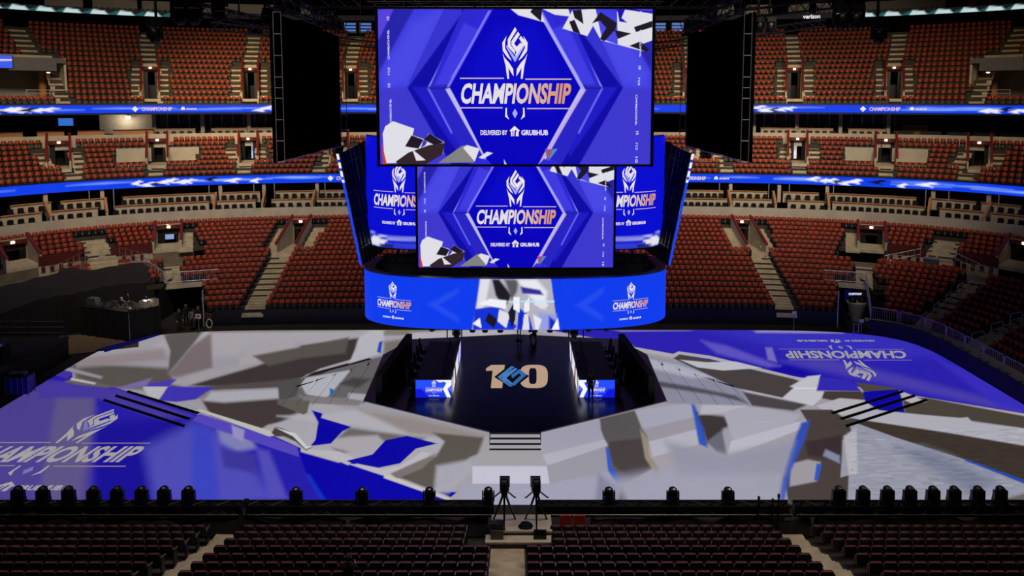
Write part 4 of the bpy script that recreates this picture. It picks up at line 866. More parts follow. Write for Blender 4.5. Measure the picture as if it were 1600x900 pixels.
def flat_screen(loc, Wm, Hm, label, nu, parts=True):
    r = empty('led_screen', loc, 0, label, 'led screen')
    MB().box((0, .12, 0), (Wm+.22, .2, Hm+.22), 'black').build('housing', r)
    for sx in (-Wm/2-.08, Wm/2+.08): MB().box((sx, -.02, 0), (.1, .1, Hm+.2), 'black').build('side_frame', r)
    for x in (-Wm*.4, -Wm*.15, Wm*.15, Wm*.4): MB().tube([(x, .12, Hm/2+.1), (x, .12, Hm/2+(.5 if Hm < 6.49 else 9))], .03, 'blackm', 5).build('hoist_chain', r)
    for sz in (-Hm/2-.07, Hm/2+.07): MB().box((0, -.02, sz), (Wm+.26, .1, .1), 'black').build('frame_rail', r)
    k = Wm/1212.; nv = int(nu*Hm/Wm); xs, zs = np.linspace(180,1392,nu), np.linspace(738,48,nv)
    P = np.array([(x, y) for y in zs for x in xs]); C = paint(P, (46,40,216), HEX+CHK, 1212./nu)
    f = lambda x, y, o=0.: ((x-786)*k, -.05-o, (393-y)*k)
    pic = grid_art('picture', [f(x, y) for x, y in P], nu, nv, C, parent=r)
    lockup('lettering', lambda x, y: f(x+3, y, .012), pic)
    mb = MB()
    for x, y0, y1, s in SIDE_T:
        tv, tf = text2d(s, .02); h = 9 if s != '10' else 12
        put(mb, [(x-h/2+b*h if x < 800 else x+h/2-b*h, (y1-a*(y1-y0)) if x < 800 else (y0+a*(y1-y0))) for a, b in tv], tf, lambda a, b: f(a, b, .012), (214,214,240))
    mb.build('side_lettering', pic)
    return r
def truss(mb, a, b, w_=.45, n=None, m='blackm', r=.03):
    a, b = Vector(a), Vector(b); d = (b-a); L = d.length; d.normalize(); up = Vector((0,0,1)) if abs(d.z) < .8 else Vector((0,1,0)); sd = d.cross(up).normalized(); up = sd.cross(d); n = n or max(2, int(L/w_/1.2))
    cs = [(sx*w_/2, sz*w_/2) for sx, sz in ((-1,-1),(1,-1),(1,1),(-1,1))]
    for x, z in cs: mb.tube([a+sd*x+up*z, b+sd*x+up*z], r, m, 5)
    for i in range(n):
        p, q = a+d*(L*i/n), a+d*(L*(i+1)/n)
        for j in range(4):
            x0, z0 = cs[j]; x1, z1 = cs[(j+1) % 4]
            if i % 2: x0, z0, x1, z1 = x1, z1, x0, z0
            mb.tube([p+sd*x0+up*z0, q+sd*x1+up*z1], r*.6, m, 4)
    return mb
d0 = 29.98; Y0 = d0*cq - (.5)*sq
SW, SHt = 11.5, 6.47
flat_screen((0, 29.9+.25, 18.55), SW, SHt, 'big rectangular LED screen with the championship trophy picture, top centre, nearest and largest', 640)
flat_screen((.03, 41.25, 11.45), SW, 6.5, 'lower LED screen with the same trophy picture, inside the blue oval ring of the scoreboard', 480)
tr = empty('screen_truss', (0, 30.35, 22.4), 0, 'black truss holding the nearest large LED screen from above', 'truss')
truss(MB(), (-6.2,0,0), (6.2,0,0), .6).build('span', tr)
for x in (-5,-2,2,5): MB().tube([(x,0,.2),(x,0,14)], .025, 'blackm', 4).build('hoist_chain', tr)
for s in (-1, 1):
    nm = 'left' if s < 0 else 'right'; X = s*(10.52 if s < 0 else 10.3)
    r = empty('led_screen', (X, 36.7, 18.55), PI/2*s, 'black unlit %s hanging screen turned side-on beside the biggest lit screen' % nm, 'led screen')
    MB().box((0, .0, 0), (SW, .16, SHt), 'blackout').build('panel', r)
    for e in (-1, 1):
        mb = MB(); mb.tube([(e*(SW/2+.03), .1, 0), (e*(SW/2+.03), .44, 0)], .02, 'galv', 4)
        for dy in (.0, .34): mb.tube([(e*(SW/2+.03), .1+dy, -SHt/2), (e*(SW/2+.03), .1+dy, SHt/2)], .02, 'galv', 5)
        for k in range(8): mb.tube([(e*(SW/2+.03), .1, -SHt/2+SHt*k/7), (e*(SW/2+.03), .44, -SHt/2+SHt*k/7)], .02, 'galv', 4)
        mb.build('ladder_frame', r)
    MB().tube([(-SW/2, .1, -SHt/2-.05), (SW/2, .1, -SHt/2-.05)], .03, 'galv', 5).build('bottom_rail', r)
    truss(MB(), (-SW/2-.3, .2, SHt/2+.55), (SW/2+.3, .2, SHt/2+.55), .6, r=.04, m='blackm').build('top_truss', r)
    for x in (-5, 0, 5): MB().tube([(x, .2, SHt/2+.8), (x, .2, SHt/2+12)], .025, 'blackm', 4).build('hoist_chain', r)
# ------------------------------------------------------------------ centre-hung scoreboard
SB = empty('scoreboard', (0, 43, 5), 0, 'centre-hung oval scoreboard with blue curved screens, flaring wings and a lower blue ring', 'scoreboard')
sb = lambda P: (P[0], P[1]-43, P[2]-5)
def sring(a, b, n, ang): c, s = math.cos(ang), math.sin(ang); return a*math.copysign(abs(c)**(2/n), c), 43 + b*math.copysign(abs(s)**(2/n), s)
ua = np.linspace(0, 2*PI, 1441); xy = np.array([sring(9.15, 3.95, 2.9, t) for t in ua-PI/2]); ss = np.concatenate([[0], np.cumsum(np.hypot(*np.diff(xy, axis=0).T))]); LT = ss[-1]
def rs(s): s = s % LT; return float(np.interp(s, ss, xy[:, 0])), float(np.interp(s, ss, xy[:, 1]))
zb, zt_ = 5.1, 8.03; nu = 900; nv = 64
NOI = [([(-6.6+7*k*.3, 0), (-5+2*k, 2.9), (-4.4+2*k, 2.9), (-6+2*k, 0)], (20,60,240), .5, .3) for k in range(7)]
CEN = [([(-2.45,0),(-1.95,2.95),(2.0,2.95),(2.4,0)], (180,178,190), .06), ([(-1.95,2.95),(-1.4,2.95),(-1.7,1.4),(-2.2,.8)], W_, .2), ([(-1.3,2.9),(-.9,2.9),(-.2,2.0),(-.6,1.2),(-1.1,2.0)], (30,28,34), .15), ([(-.6,2.9),(.2,2.9),(.1,2.2),(-.2,1.7)], (90,88,92), .25), ([(.1,2.9),(1.2,2.9),(1.8,2.2),(1.7,1.2),(1.1,1.6),(.5,2.3)], (232,232,240), .3), ([(.3,2.5),(1.4,2.3),(1.6,2.0),(.4,2.1)], (50,46,150), .15),
       ([(-2.3,1.2),(-.9,1.4),(.1,.2),(-.1,0),(-2.4,0)], (20,50,214), .12), ([(-2.1,1.5),(-.5,1.2),(-.5,1.7),(-1.4,1.8)], (240,240,248), .1), ([(-2.4,.35),(-1.9,.1),(-2.0,.7)], (240,240,248), .05), ([(-1.5,1.0),(-1.0,.6),(-1.2,.1),(-1.7,.5)], (25,22,40), .08), ([(-.9,1.2),(-.3,.9),(-.5,.1),(-1.0,.5)], W_, .05), ([(-.4,1.0),(.1,1.9),(.0,.6),(-.2,.1)], (25,22,40), .05), ([(.1,0),(.2,1.3),(.8,.8),(1.0,0)], (16,40,214), .06), ([(.4,0),(.5,.9),(.75,.9),(.8,0)], W_, .04),
       ([(-.1,1.9),(.25,1.9),(.25,1.0),(-.1,1.2)], (240,240,248), .04), ([(.5,1.5),(.8,1.9),(.8,1.1),(.5,1.0)], (238,238,246), .04), ([(1.0,1.5),(1.6,1.7),(1.9,1.4),(1.5,1.2)], W_, .1), ([(1.3,1.0),(2.3,.9),(2.4,0),(1.4,0)], (150,160,224), .3), ([(1.0,.9),(1.5,.6),(1.3,0),(1.15,0)], (230,230,244), .1), ([(1.9,.8),(2.3,.5),(2.2,0),(1.9,0)], (20,40,200), .2), ([(2.05,0),(2.5,.0),(2.4,.7)], (245,245,250), .05), ([(.3,1.6),(2.2,1.58),(2.2,1.68),(.3,1.68)], (190,230,250), .08), ([(-.6,1.62),(.2,1.55),(.2,1.65)], (210,240,255), .06)]
sv = np.linspace(-LT/2, LT/2, nu); zz = np.linspace(0, zt_-zb, nv); P = np.array([(a, b) for b in zz for a in sv])
C = paint(P, (14,60,236), NOI+CEN+[([(-5,1.4),(-3.2,2.4),(-3.2,2.1),(-4.3,1.4),(-3.2,.7),(-3.2,.4)], (44,84,240), .3, .6), ([(3.4,1.4),(5,2.4),(5,2.1),(4.1,1.4),(5,.7),(5,.4)], (44,84,240), .3, .6)], .03)
px3 = []
for b in zz:
    for a in sv: X, Y = rs(a); px3.append(sb((X, Y, zb+b)))
RSC = grid_art('ring_screen', px3, nu, nv, C, parent=SB)
mb = MB(); K = 96
for (rr_, z0, z1) in ((.93, zb+.1, zt_-.05),):
    vs = []; 
    for k in range(K):
        X, Y = rs(LT*k/K); xi, yi = X*rr_, 43+(Y-43)*rr_*.96; vs += [sb((X, Y-.0, zt_)), sb((xi, yi, zt_)), sb((xi, yi, zb+.05)), sb((X, Y, zb))]
    mb.add(vs, [(4*k+a, 4*((k+1) % K)+a, 4*((k+1) % K)+(a+1) % 4, 4*k+(a+1) % 4) for k in range(K) for a in (0,1,2)], 'black')
mb.build('ring_frame', SB)
def ringmap(sc, k, dz): return lambda x, y: sb((lambda q: (q[0]*1.004, 43+(q[1]-43)*1.012, zb+dz+(420-y)*k))(rs(sc+(x-782)*k)))
def s_ringpx(px):
    best = min(np.linspace(-LT*.25, LT*.25, 600), key=lambda s: abs(prj(*rs(s), 6.5)[0]-px)); return best
for px in (615, 985): lockup('lettering', ringmap(s_ringpx(px), .00455, 1.28), RSC)
# drum screens at the corners, convex
def drum(s):
    cx, cyy = s*4.2, 43.2; th = np.linspace(0, 1, 150)
    def pos(t, h):      # t 0 at outer edge -> 1 towards the centre
        ang = PI - t*PI*.62; x = 3.9*math.cos(ang); y = -3.0*math.sin(ang)*.9
        return (s*(5.45) + (-s)*0 + (x*(1 if s < 0 else -1)) + (0), 44.4 + y, 9.15 + h*6.7 + .0)
    # arc length along t for true lettering
    L = [0]; 
    for i in range(1, 150): a, b = pos(th[i-1], 0), pos(th[i], 0); L.append(L[-1]+math.hypot(a[0]-b[0], a[1]-b[1]))
    L = np.array(L); n2 = 50
    base = (10,14,206); g = lambda pts, c, sf=.1, al=1.: ([((p[0]) if s < 0 else L[-1]-p[0], p[1]*6.7) for p in pts], c, sf, al)
    ops = [g([(0,0),(9,0),(9,.06),(3,.05),(1.2,.12),(.4,.2),(0,.35)], (50,60,210)), g([(0,.0),(.5,0),(1.0,.1),(.4,.22),(.1,.4),(0,.3)], (200,200,225)), g([(.3,.0),(.9,.0),(1.3,.09),(.9,.13)], (30,30,40)), g([(1.0,.02),(2.2,.0),(2.9,.06),(1.8,.10)], (226,226,236)), g([(2.2,.02),(3.2,.0),(3.4,.04)], (30,30,60)), g([(1.2,.13),(3,.08),(9,.09),(9,.105),(3,.10)], (190,195,250)), g([(0,.4),(.35,.5),(.35,.99),(0,1)], (60,80,238)), g([(0,.55),(.12,.6),(.2,.99),(.05,1)], (210,215,250), .15)]
    tt = np.linspace(0, 1, 150) if s < 0 else np.linspace(1, 0, 150)
    P = np.array([(np.interp(t, th, L) if s < 0 else L[-1]-np.interp(t, th, L), h*6.7) for h in np.linspace(0, 1, n2) for t in tt])
    csc = grid_art('corner_screen', [sb(pos(t, h)) for h in np.linspace(0, 1, n2) for t in tt], 150, n2, paint(P, base, ops, .05), parent=SB)
    def smap(x, y, k=.0078):
        l0 = cL + (x-782)*k*(1 if s < 0 else -1); t = float(np.interp(l0, L, th)); X, Y, Z = pos(t, 0); c = np.array([s*5.45, 44.4]); v = np.array([X, Y])-c; v = c + v*1.01
        return sb((v[0], v[1], 12.05 + (420-y)*k))
    tgt = 624 if s < 0 else 983
    cL = min(L[:110], key=lambda q: abs(prj(*pos(float(np.interp(q, L, th)), .5))[0]-tgt))
    lockup('lettering', smap, csc)
    mb = MB(); v = []
    for t in np.linspace(0, 1, 20): X, Y, Z = pos(t, 0); v += [sb((X, Y+.25, 9.1)), sb((X, Y+.25, 15.9))]
    mb.add(v, [(2*i, 2*i+1, 2*i+3, 2*i+2) for i in range(19)], 'black')
    mb.add([sb((pos(t, 0)[0], pos(t, 0)[1]-.03, 9.1)) for t in np.linspace(0, 1, 20)] + [sb((s*5.4, 46.5, 9.1))], [tuple(range(21))], 'black'); mb.build('corner_housing', SB)
    # flaring end wing: its back towards the centre, lit edge forward
    mb = MB(); n = 9; zz = np.linspace(0, 1, 8); v = []
    def wp(i, h): 
        yy = 41.3 + i/(n-1)*4.6; bul = .5*math.sin(PI*i/(n-1)*.5); return (s*(9.05+1.25*h-bul*.9), yy, 8.3 + h*(6.6+.5*i/(n-1)))
    for h in zz:
        for i in range(n): v.append(sb(wp(i, h)))
    mb.add(v, [(j*n+i, j*n+i+1, (j+1)*n+i+1, (j+1)*n+i) for j in range(7) for i in range(n-1)], 'black')
    for i in range(n):
        a, b = wp(i, 0), wp(i, 1); mb.tube([sb((a[0]-s*.1, a[1], a[2])), sb((b[0]-s*.1, b[1], b[2]))], .07, 'blackm', 4)
    for h in (.15,.4,.65,.9): mb.tube([sb((wp(i, h)[0]-s*.1, wp(i, h)[1], wp(i, h)[2])) for i in range(n)], .06, 'blackm', 4)
    mb.build('wing_frame', SB)
    mb = MB(); hs = np.linspace(0, 1, 40); k = 0
    for i in range(39):
        a, b = wp(0, hs[i]), wp(0, hs[i+1]); c = (20,70,236) if hs[i] < .72 else [(235,240,250),(30,60,220)][i % 3 == 0]
        mb.add([sb((a[0]+s*.0, a[1]-.05, a[2])), sb((a[0]+s*.16, a[1], a[2])), sb((b[0]+s*.16, b[1], b[2])), sb((b[0], b[1]-.05, b[2]))], [(0,1,2,3)], LED, tuple(lin(c)))
    mb.build('wing_edge', SB)
drum(-1); drum(1)
mb = MB(); mb.box((0, 1.5, 4.5), (9.0, 3.6, .5), 'dark'); mb.box((0, 2.2, 7.6), (7.2, 2.6, 6.2), 'dark'); mb.build('core', SB)
mb = MB()
for x in (-7.5,-3.5,3.5,7.5): mb.tube([(x, 1.0, 3.0), (x*.75, 1.2, 10.5)], .09, 'blackm', 6)
truss(mb, (-8.2, .2, 3.2), (8.2, .2, 3.2), .5); mb.build('inner_frame', SB)
for x in (-6,-2.5,2.5,6): MB().tube([(x, 2, 10.6), (x, 2, 31.5)], .05, 'blackm', 5).build('hoist_cable', SB)
# ------------------------------------------------------------------ people: one skinned body with limbs, face and fingers
def person(name, loc, rz, joints, label, top='cloth', legs='jeans', hairm='hair', scale=1., shoes='black'):
    """joints: pose dict; local space: facing -Y, feet at z=0"""
    J = dict(pel=(0,0,.95), ch=(0,.0,1.32), nk=(0,0,1.48), hd=(0,-.02,1.60), tp=(0,-.01,1.74),
             lh=(-.10,0,.90), lk=(-.11,-.03,.50), la=(-.12,.02,.09), lt=(-.13,-.16,.03), rh=(.10,0,.90), rk=(.11,-.03,.50), ra=(.12,.02,.09), rt=(.13,-.16,.03),
             ls=(-.19,0,1.42), le=(-.25,.02,1.13), lw=(-.24,-.10,.90), rs=(.19,0,1.42), re=(.25,.02,1.13), rw=(.24,-.10,.90))
    J.update(joints); V = []; E = []; R = []; idx = {}
    def add(k, p, r): idx[k] = len(V); V.append(p); R.append(r)
    for k, r in (('pel',(.16,.12)),('ch',(.18,.12)),('nk',(.062,.062)),('hd',(.088,.10)),('tp',(.07,.082)),('lh',(.10,.10)),('lk',(.062,.062)),('la',(.042,.045)),('lt',(.04,.03)),('rh',(.10,.10)),('rk',(.062,.062)),('ra',(.042,.045)),('rt',(.04,.03)),
                 ('ls',(.07,.07)),('le',(.046,.046)),('lw',(.03,.03)),('rs',(.07,.07)),('re',(.046,.046)),('rw',(.03,.03))): add(k, J[k], r)
    for a, b in (('pel','ch'),('ch','nk'),('nk','hd'),('hd','tp'),('pel','lh'),('lh','lk'),('lk','la'),('la','lt'),('pel','rh'),('rh','rk'),('rk','ra'),('ra','rt'),('ch','ls'),('ls','le'),('le','lw'),('ch','rs'),('rs','re'),('re','rw')): E.append((idx[a], idx[b]))
    for s in 'lr':                                       # palm, four fingers, thumb
        w_, e = Vector(J[s+'w']), Vector(J[s+'e']); d = (w_-e).normalized(); sd = d.cross(Vector((0,1,0))); sd = sd.normalized() if sd.length > .1 else Vector((1,0,0))
        pm = w_+d*.07; add(s+'p', tuple(pm), (.038,.018)); E.append((idx[s+'w'], idx[s+'p']))
        for k, (o, l) in enumerate(((-.028,.070),(-.010,.080),(.010,.076),(.027,.060))):
            a = pm+d*.03+sd*o; b = a+d*l*.55+Vector((0,-.008,0)); c = b+d*l*.4+Vector((0,-.02,0))
            for n_, p in enumerate((a, b, c)): add(s+'f%d%d' % (k, n_), tuple(p), (.010,.010) if n_ < 2 else (.008,.008))
            E.append((idx[s+'p'], idx[s+'f%d0' % k])); E.append((idx[s+'f%d0' % k], idx[s+'f%d1' % k])); E.append((idx[s+'f%d1' % k], idx[s+'f%d2' % k]))
        a = w_+d*.04-sd*.035; b = a+d*.045-sd*.02; add(s+'t0', tuple(a), (.012,.012)); add(s+'t1', tuple(b), (.010,.010)); E.append((idx[s+'p'], idx[s+'t0'])); E.append((idx[s+'t0'], idx[s+'t1']))
    me = bpy.data.meshes.new('body'); me.from_pydata(V, E, []); o = bpy.data.objects.new('body', me); COL.objects.link(o)
    sk = o.modifiers.new('s', 'SKIN'); sb_ = o.modifiers.new('u', 'SUBSURF'); sb_.levels = 1
    for i, r in enumerate(R): me.skin_vertices[0].data[i].radius = r; me.skin_vertices[0].data[i].use_root = (i == 0)
    bpy.context.view_layer.update(); m2 = bpy.data.meshes.new_from_object(o.evaluated_get(bpy.context.evaluated_depsgraph_get())); bpy.data.objects.remove(o)
    for m in ('skin', top, legs, shoes): m2.materials.append(M[m])
    nz, hz = J['nk'][2], J['pel'][2]; seated = J['lk'][2] > J['lh'][2]-.15
    seg = lambda p, a, b: (lambda A, B: (p-A-(B-A)*max(0, min(1, (p-A).dot(B-A)/(B-A).length_squared))).length)(Vector(J[a]), Vector(J[b]))
    for f in m2.polygons:
        c = f.center; f.use_smooth = True
        dl = min(seg(c,'lh','lk'), seg(c,'rh','rk'), seg(c,'lk','la'), seg(c,'rk','ra')); du = min(seg(c,'pel','ch'), seg(c,'ls','le'), seg(c,'rs','re'), seg(c,'le','lw'), seg(c,'re','rw'))
        dh = min(seg(c,'lw','lp') if False else (c-Vector(J['lw'])-(Vector(J['lw'])-Vector(J['le'])).normalized()*.09).length, (c-Vector(J['rw'])-(Vector(J['rw'])-Vector(J['re'])).normalized()*.09).length)
        f.material_index = 0 if (c.z > nz+.02 and (c-Vector(J['hd'])).length < .28) or dh < .095 else (3 if min(seg(c,'la','lt'), seg(c,'ra','rt')) < .06 else (2 if dl < du else 1))
    m2.name = 'body'; r = empty(name, loc, rz, label, 'person'); r.scale = (scale,)*3
    b = bpy.data.objects.new('body', m2); COL.objects.link(b); b.parent = r
    hd = Vector(J['hd']); mb = MB()
    mb.lathe([(.0,.155),(.06,.145),(.096,.10),(.105,.04),(.10,-.01),(.085,-.05)], (hd.x, hd.y+.025, hd.z), hairm, 12); mb.build('hair', r, smooth=True)
    mb = MB(); mb.prism([(-.014,-.02),(.014,-.02),(.006,.03),(-.006,.03)], lambda u, v, t: (hd.x+u, hd.y-.10-t, hd.z+.03+v), 'skin', 0, .028); mb.build('nose', r)
    for sx in (-.035, .035): MB().box((hd.x+sx, hd.y-.092, hd.z+.055), (.026, .012, .012), 'black').build('eye', r)
    for sx in (-.093, .093): MB().box((hd.x+sx, hd.y+.0, hd.z+.03), (.02, .035, .055), 'skin').build('ear', r)
    MB().box((hd.x, hd.y-.09, hd.z-.025), (.045, .012, .01), 'maroon').build('mouth', r)
    return r
# ------------------------------------------------------------------ players' desks, chairs, screens behind
def chair_proto():
    r = empty('gaming_chair')
    MB().prism([(-.26,.45),(.26,.45),(.31,.75),(.27,1.15),(.16,1.40),(-.16,1.40),(-.27,1.15),(-.31,.75)], lambda u, v, t: (u, t+(v-.45)*.12, v), 'black', .18, .30).build('backrest', r)
    MB().box((0,-.05,.45), (.52,.52,.13), 'black').build('seat', r)
    for s in (-1, 1): m = MB(); m.tube([(s*.29,.1,.48),(s*.31,.05,.68)], .025, 'blackm'); m.box((s*.31,-.05,.7), (.08,.3,.04), 'black'); m.build('armrest', r)
    m = MB(); m.tube([(0,0,.1),(0,0,.4)], .035, 'blackm')
    for k in range(5): m.tube([(0,0,.1),(.3*math.cos(k*1.257),.3*math.sin(k*1.257),.05)], .025, 'blackm', 5)
    m.build('star_base', r); return Proto(r)
GC = chair_proto()
def mon_proto():
    r = empty('gaming_monitor'); MB().box((0,0,.30), (.56,.04,.34), 'black').build('display', r)
    m = MB(); m.tube([(0,.03,0),(0,.03,.22)], .02, 'blackm'); m.box((0,.03,.01), (.24,.18,.02), 'blackm'); m.build('stand', r)
    m = MB(); m.box((0,-.33,.02), (.42,.14,.03), 'black'); m.build('keyboard', r); return Proto(r)
GM = mon_proto()
for s in (-1, 1):
    nm = 'left' if s < 0 else 'right'; x0, x1 = s*3.72, s*5.82; y0, y1 = 40.15, 47.0; h = 1.05; xc = (x0+x1)/2
    r = empty('player_desk', (xc, (y0+y1)/2, SH), 0, 'long %s players desk on stage with glowing blue and white LED front' % nm, 'desk'); hw, hl = abs(x1-x0)/2, (y1-y0)/2
    MB().box((0, 0, h-.12), (2*hw, 2*hl, .06), 'black').build('desk_top', r); MB().box((s*.0, 0, h/2-.1), (2*hw-.1, 2*hl-.1, h-.3), 'black').build('core', r)
    MB().box((-s*(hw-.09), 0, h-.02), (.16, 2*hl, .1), 'grey').build('ledge', r)
    # front LED, facing the camera
    xs, zs = np.linspace(-hw, hw, 90), np.linspace(0, h, 40); P = np.array([(a, b) for b in zs for a in xs])
    mx_ = lambda pts: [(s*-1*a if False else (a if s < 0 else -a), b) for a, b in pts]
    C = paint(P, (30,60,246), [(mx_([(-hw,.5),(hw,.5),(hw,h),(-hw,h)]), (40,84,250), .3, .8), (mx_([(-hw,0),(-.3,0),(-.7,.5),(-hw,.5)]), (16,24,226), .08), (mx_([(.55,.5),(.85,h),(1.05,h),(1.05,.75),(.8,.5),(1.05,.0),(.78,0)]), (250,250,255), .04), (mx_([(.1,h),(.35,.9),(.6,.95),(.9,.8),(.9,h)]), (240,244,255), .04), (mx_([(.85,.5),(1.05,.3),(1.05,.0),(1.0,0)]), (20,40,230), .04), (mx_([(.8,.5),(1.05,.75),(1.05,.35)]), (90,110,245), .04)], .02)
    fs_ = grid_art('front_screen', [(a, -hl-.02, b) for a, b in P], 90, 40, C, parent=r)
    lockup('front_lettering', lambda x, y: ((x-782)*.00205 - s*.02, -hl-.035, .46+(420-y)*.00205), fs_, grad=False)
    # inner side LED, facing the stage centre
    ys2, zs = np.linspace(-hl, hl, 170), np.linspace(0, h, 30); P = np.array([(a, b) for b in zs for a in ys2])
    C = paint(P, (232,226,232), [([(-hl,0),(-hl+.5,0),(-hl+.2,h*.5),(-hl+.6,h),(-hl,h)], (238,240,255), .05), ([(-3.5,0),(-2.9,0),(-2.2,h),(-2.8,h)], (70,60,70), .05), ([(-1.2,0),(-.4,0),(-.9,h),(-1.5,h)], (80,60,60), .06), ([(1,.2),(1.9,0),(2.2,h),(1.5,h)], (90,110,230), .1), ([(2.8,0),(hl,0),(hl,h),(3.3,h)], (40,60,240), .1), ([(3.6,.3),(4,0),(4.3,.4),(4,1)], (230,236,255), .1)], .03)
    grid_art('inner_screen', [(-s*(hw+.02), a, b) for a, b in P], 170, 30, C, parent=r)
    for k in range(5):
        yy = y0+.8+k*1.33; place = ['nearest', 'second', 'middle', 'fourth', 'farthest'][k]
        GM.place((s*4.35, yy, SH+h-.09), -s*PI/2, 'black monitor and keyboard on the %s players desk, %s one' % (nm, place), 'monitors on the players desks', cat='monitor')
        GC.place((s*6.05 if k else s*6.1, yy, SH), -s*PI/2, 'tall black gaming chair behind the %s desk, %s one' % (nm, place), 'gaming chairs on stage', cat='chair')
    # sloping partition
    r = empty('partition_wall', (s*7.3, 42.4, SH), 0, 'black sloping partition wall behind the %s row of gaming chairs' % nm, 'partition')
    a, b = (s*(7.78-7.3), 40.1-42.4), (s*(6.95-7.3), 46.6-42.4); v = []
    for p, hh in ((a, 1.3), (b, 1.65)):
        for dx in (0, s*.38): v += [(p[0]+dx, p[1], 0), (p[0]+dx, p[1], hh)]
    MB().add(v, [(0,1,3,2), (4,6,7,5), (0,4,5,1), (2,3,7,6), (1,5,7,3), (0,2,6,4)], 'boardk').build('panel', r)
    MB().tube([(a[0], a[1], 1.31), (b[0], b[1], 1.66)], .03, 'blackm', 4).build('edge_trim', r)
# trophy and the crew member crouching with a camera beside it
r = empty('trophy', (.28, 50.0, SH), 0, 'slender chrome trophy standing at the back of the stage under the blue ring', 'trophy')
m = MB()
for k in range(4): t = k*PI/2+.78; c, s_ = math.cos(t), math.sin(t); m.tube([(.28*c,.28*s_,.03),(.16*c,.16*s_,.12),(.12*c,.12*s_,.5),(.17*c,.17*s_,.95)], [.04,.045,.045,.06], 'chrome', 6)
m.build('legs', r); MB().lathe([(.26,0),(.26,.04),(.1,.06)], (0,0,0), 'blackm').build('base', r)
MB().lathe([(.05,.9),(.2,1.0),(.28,1.15),(.26,1.3),(.12,1.42),(.02,1.55)], (0,0,0), 'wood').build('bowl', r, smooth=True)
person('person', (1.35, 50.0, SH), -.5, dict(pel=(0,.1,.42), ch=(0,-.08,.78), nk=(0,-.12,.95), hd=(0,-.16,1.06), tp=(0,-.16,1.19), lh=(-.10,.08,.40), lk=(-.16,-.30,.48), la=(-.15,-.08,.09), lt=(-.15,-.24,.03), rh=(.1,.08,.40), rk=(.17,-.22,.30), ra=(.17,.10,.08), rt=(.17,-.06,.03), ls=(-.19,-.1,.90), le=(-.26,-.32,.74), lw=(-.12,-.48,.90), rs=(.19,-.1,.90), re=(.28,-.3,.72), rw=(.12,-.48,.88)),
       'person in black crouching beside the chrome trophy', top='cloth', legs='cloth')
r = empty('video_camera', (1.1, 49.42, SH+.88), -.5, 'small black video camera held by the person crouching by the trophy', 'camera')
MB().box((0,0,.05), (.16,.34,.17), 'black').build('body', r); MB().lathe([(.06,0),(.07,.2)], (0,-.2,0), 'black').build('lens', r)
person('person', (4.35, 39.6, SH), .4, dict(hd=(0,-.05,1.60), le=(-.26,-.04,1.13), lw=(-.10,-.25,1.12), re=(.27,-.02,1.15), rw=(.12,-.26,1.10)), 'person in black standing at the front of the right players desk', top='cloth', legs='cloth', scale=1.0)
# ------------------------------------------------------------------ moving lights
def head_proto():
    r = empty('moving_light')
    MB().box((0,0,.09), (.40,.34,.18), 'black').build('base', r)
    m = MB()
    for s in (-1, 1): m.prism([(-.09,.16),(.09,.16),(.07,.52),(-.07,.52)], lambda u, v, t: (t, u, v), 'black', s*.19, s*.24)
    m.box((0,0,.17), (.46,.16,.03), 'black'); m.build('yoke', r)
    m = MB(); m.lathe([(.02,.20),(.15,.22),(.185,.34),(.18,.50),(.15,.62),(.07,.68),(.01,.69)], (0,0,0), 'black', 14); hd_ = m.build('head', r, smooth=True)
    m = MB(); m.box((.03,-.10,.655), (.08,.05,.02), 'steel', rx=.5); m.build('handle', hd_); return Proto(r)
MH = head_proto()
for px in (29,68,108,147,184,222,257,295):
    MH.place((unY(px, 785, 28.35)[0], 28.35, 1.18), .0, 'black moving light in the left cluster of eight, %s from the left' % ['first','second','third','fourth','fifth','sixth','seventh','eighth'][[29,68,108,147,184,222,257,295].index(px)], 'moving lights on the near truss', cat='stage light', scale=1.12)
for px in (463,566,671,763,951,1051,1137):
    MH.place((unY(px, 785, 28.35)[0], 28.35, 1.16), .0, 'widely spaced black moving light on the near truss, %s of seven' % ['first','second','third','fourth','fifth','sixth','seventh'][[463,566,671,763,951,1051,1137].index(px)], 'moving lights on the near truss', cat='stage light', scale=1.08)
for px in (1310,1348,1386,1421,1457,1490,1527,1562):
    MH.place((unY(px, 785, 28.35)[0], 28.35, 1.18), .0, 'black moving light in the right cluster of eight, %s from the left' % ['first','second','third','fourth','fifth','sixth','seventh','eighth'][[1310,1348,1386,1421,1457,1490,1527,1562].index(px)], 'moving lights on the near truss', cat='stage light', scale=1.12)
def hang(px, Y, z, lab, sc=1.):                       # upside down, hanging
    o = MH.place((unY(px, 100, Y)[0], Y, z), 0, lab, 'moving lights hanging from the rig', cat='stage light', scale=sc, rx=PI); return o
for px in (710, 900):
    X, z = unY(px, 516, 40.0)
    r = empty('light_bracket', (X, 40.0, zb-.02), 0, 'black clamp frame under the blue ring, above the %s desk' % ('left' if px < 800 else 'right'), 'bracket')
    for sx in (-.42, .42): MB().tube([(sx,0,0),(sx,0,-.75)], .04, 'blackm').build('side_bar', r)
    MB().tube([(-.45,0,-.1),(.45,0,-.1)], .05, 'blackm').build('cross_bar', r)
    hang(px, 40.0, zb-.12, 'moving light hanging under the blue ring above the %s desk' % ('left' if px < 800 else 'right'), 1.0)
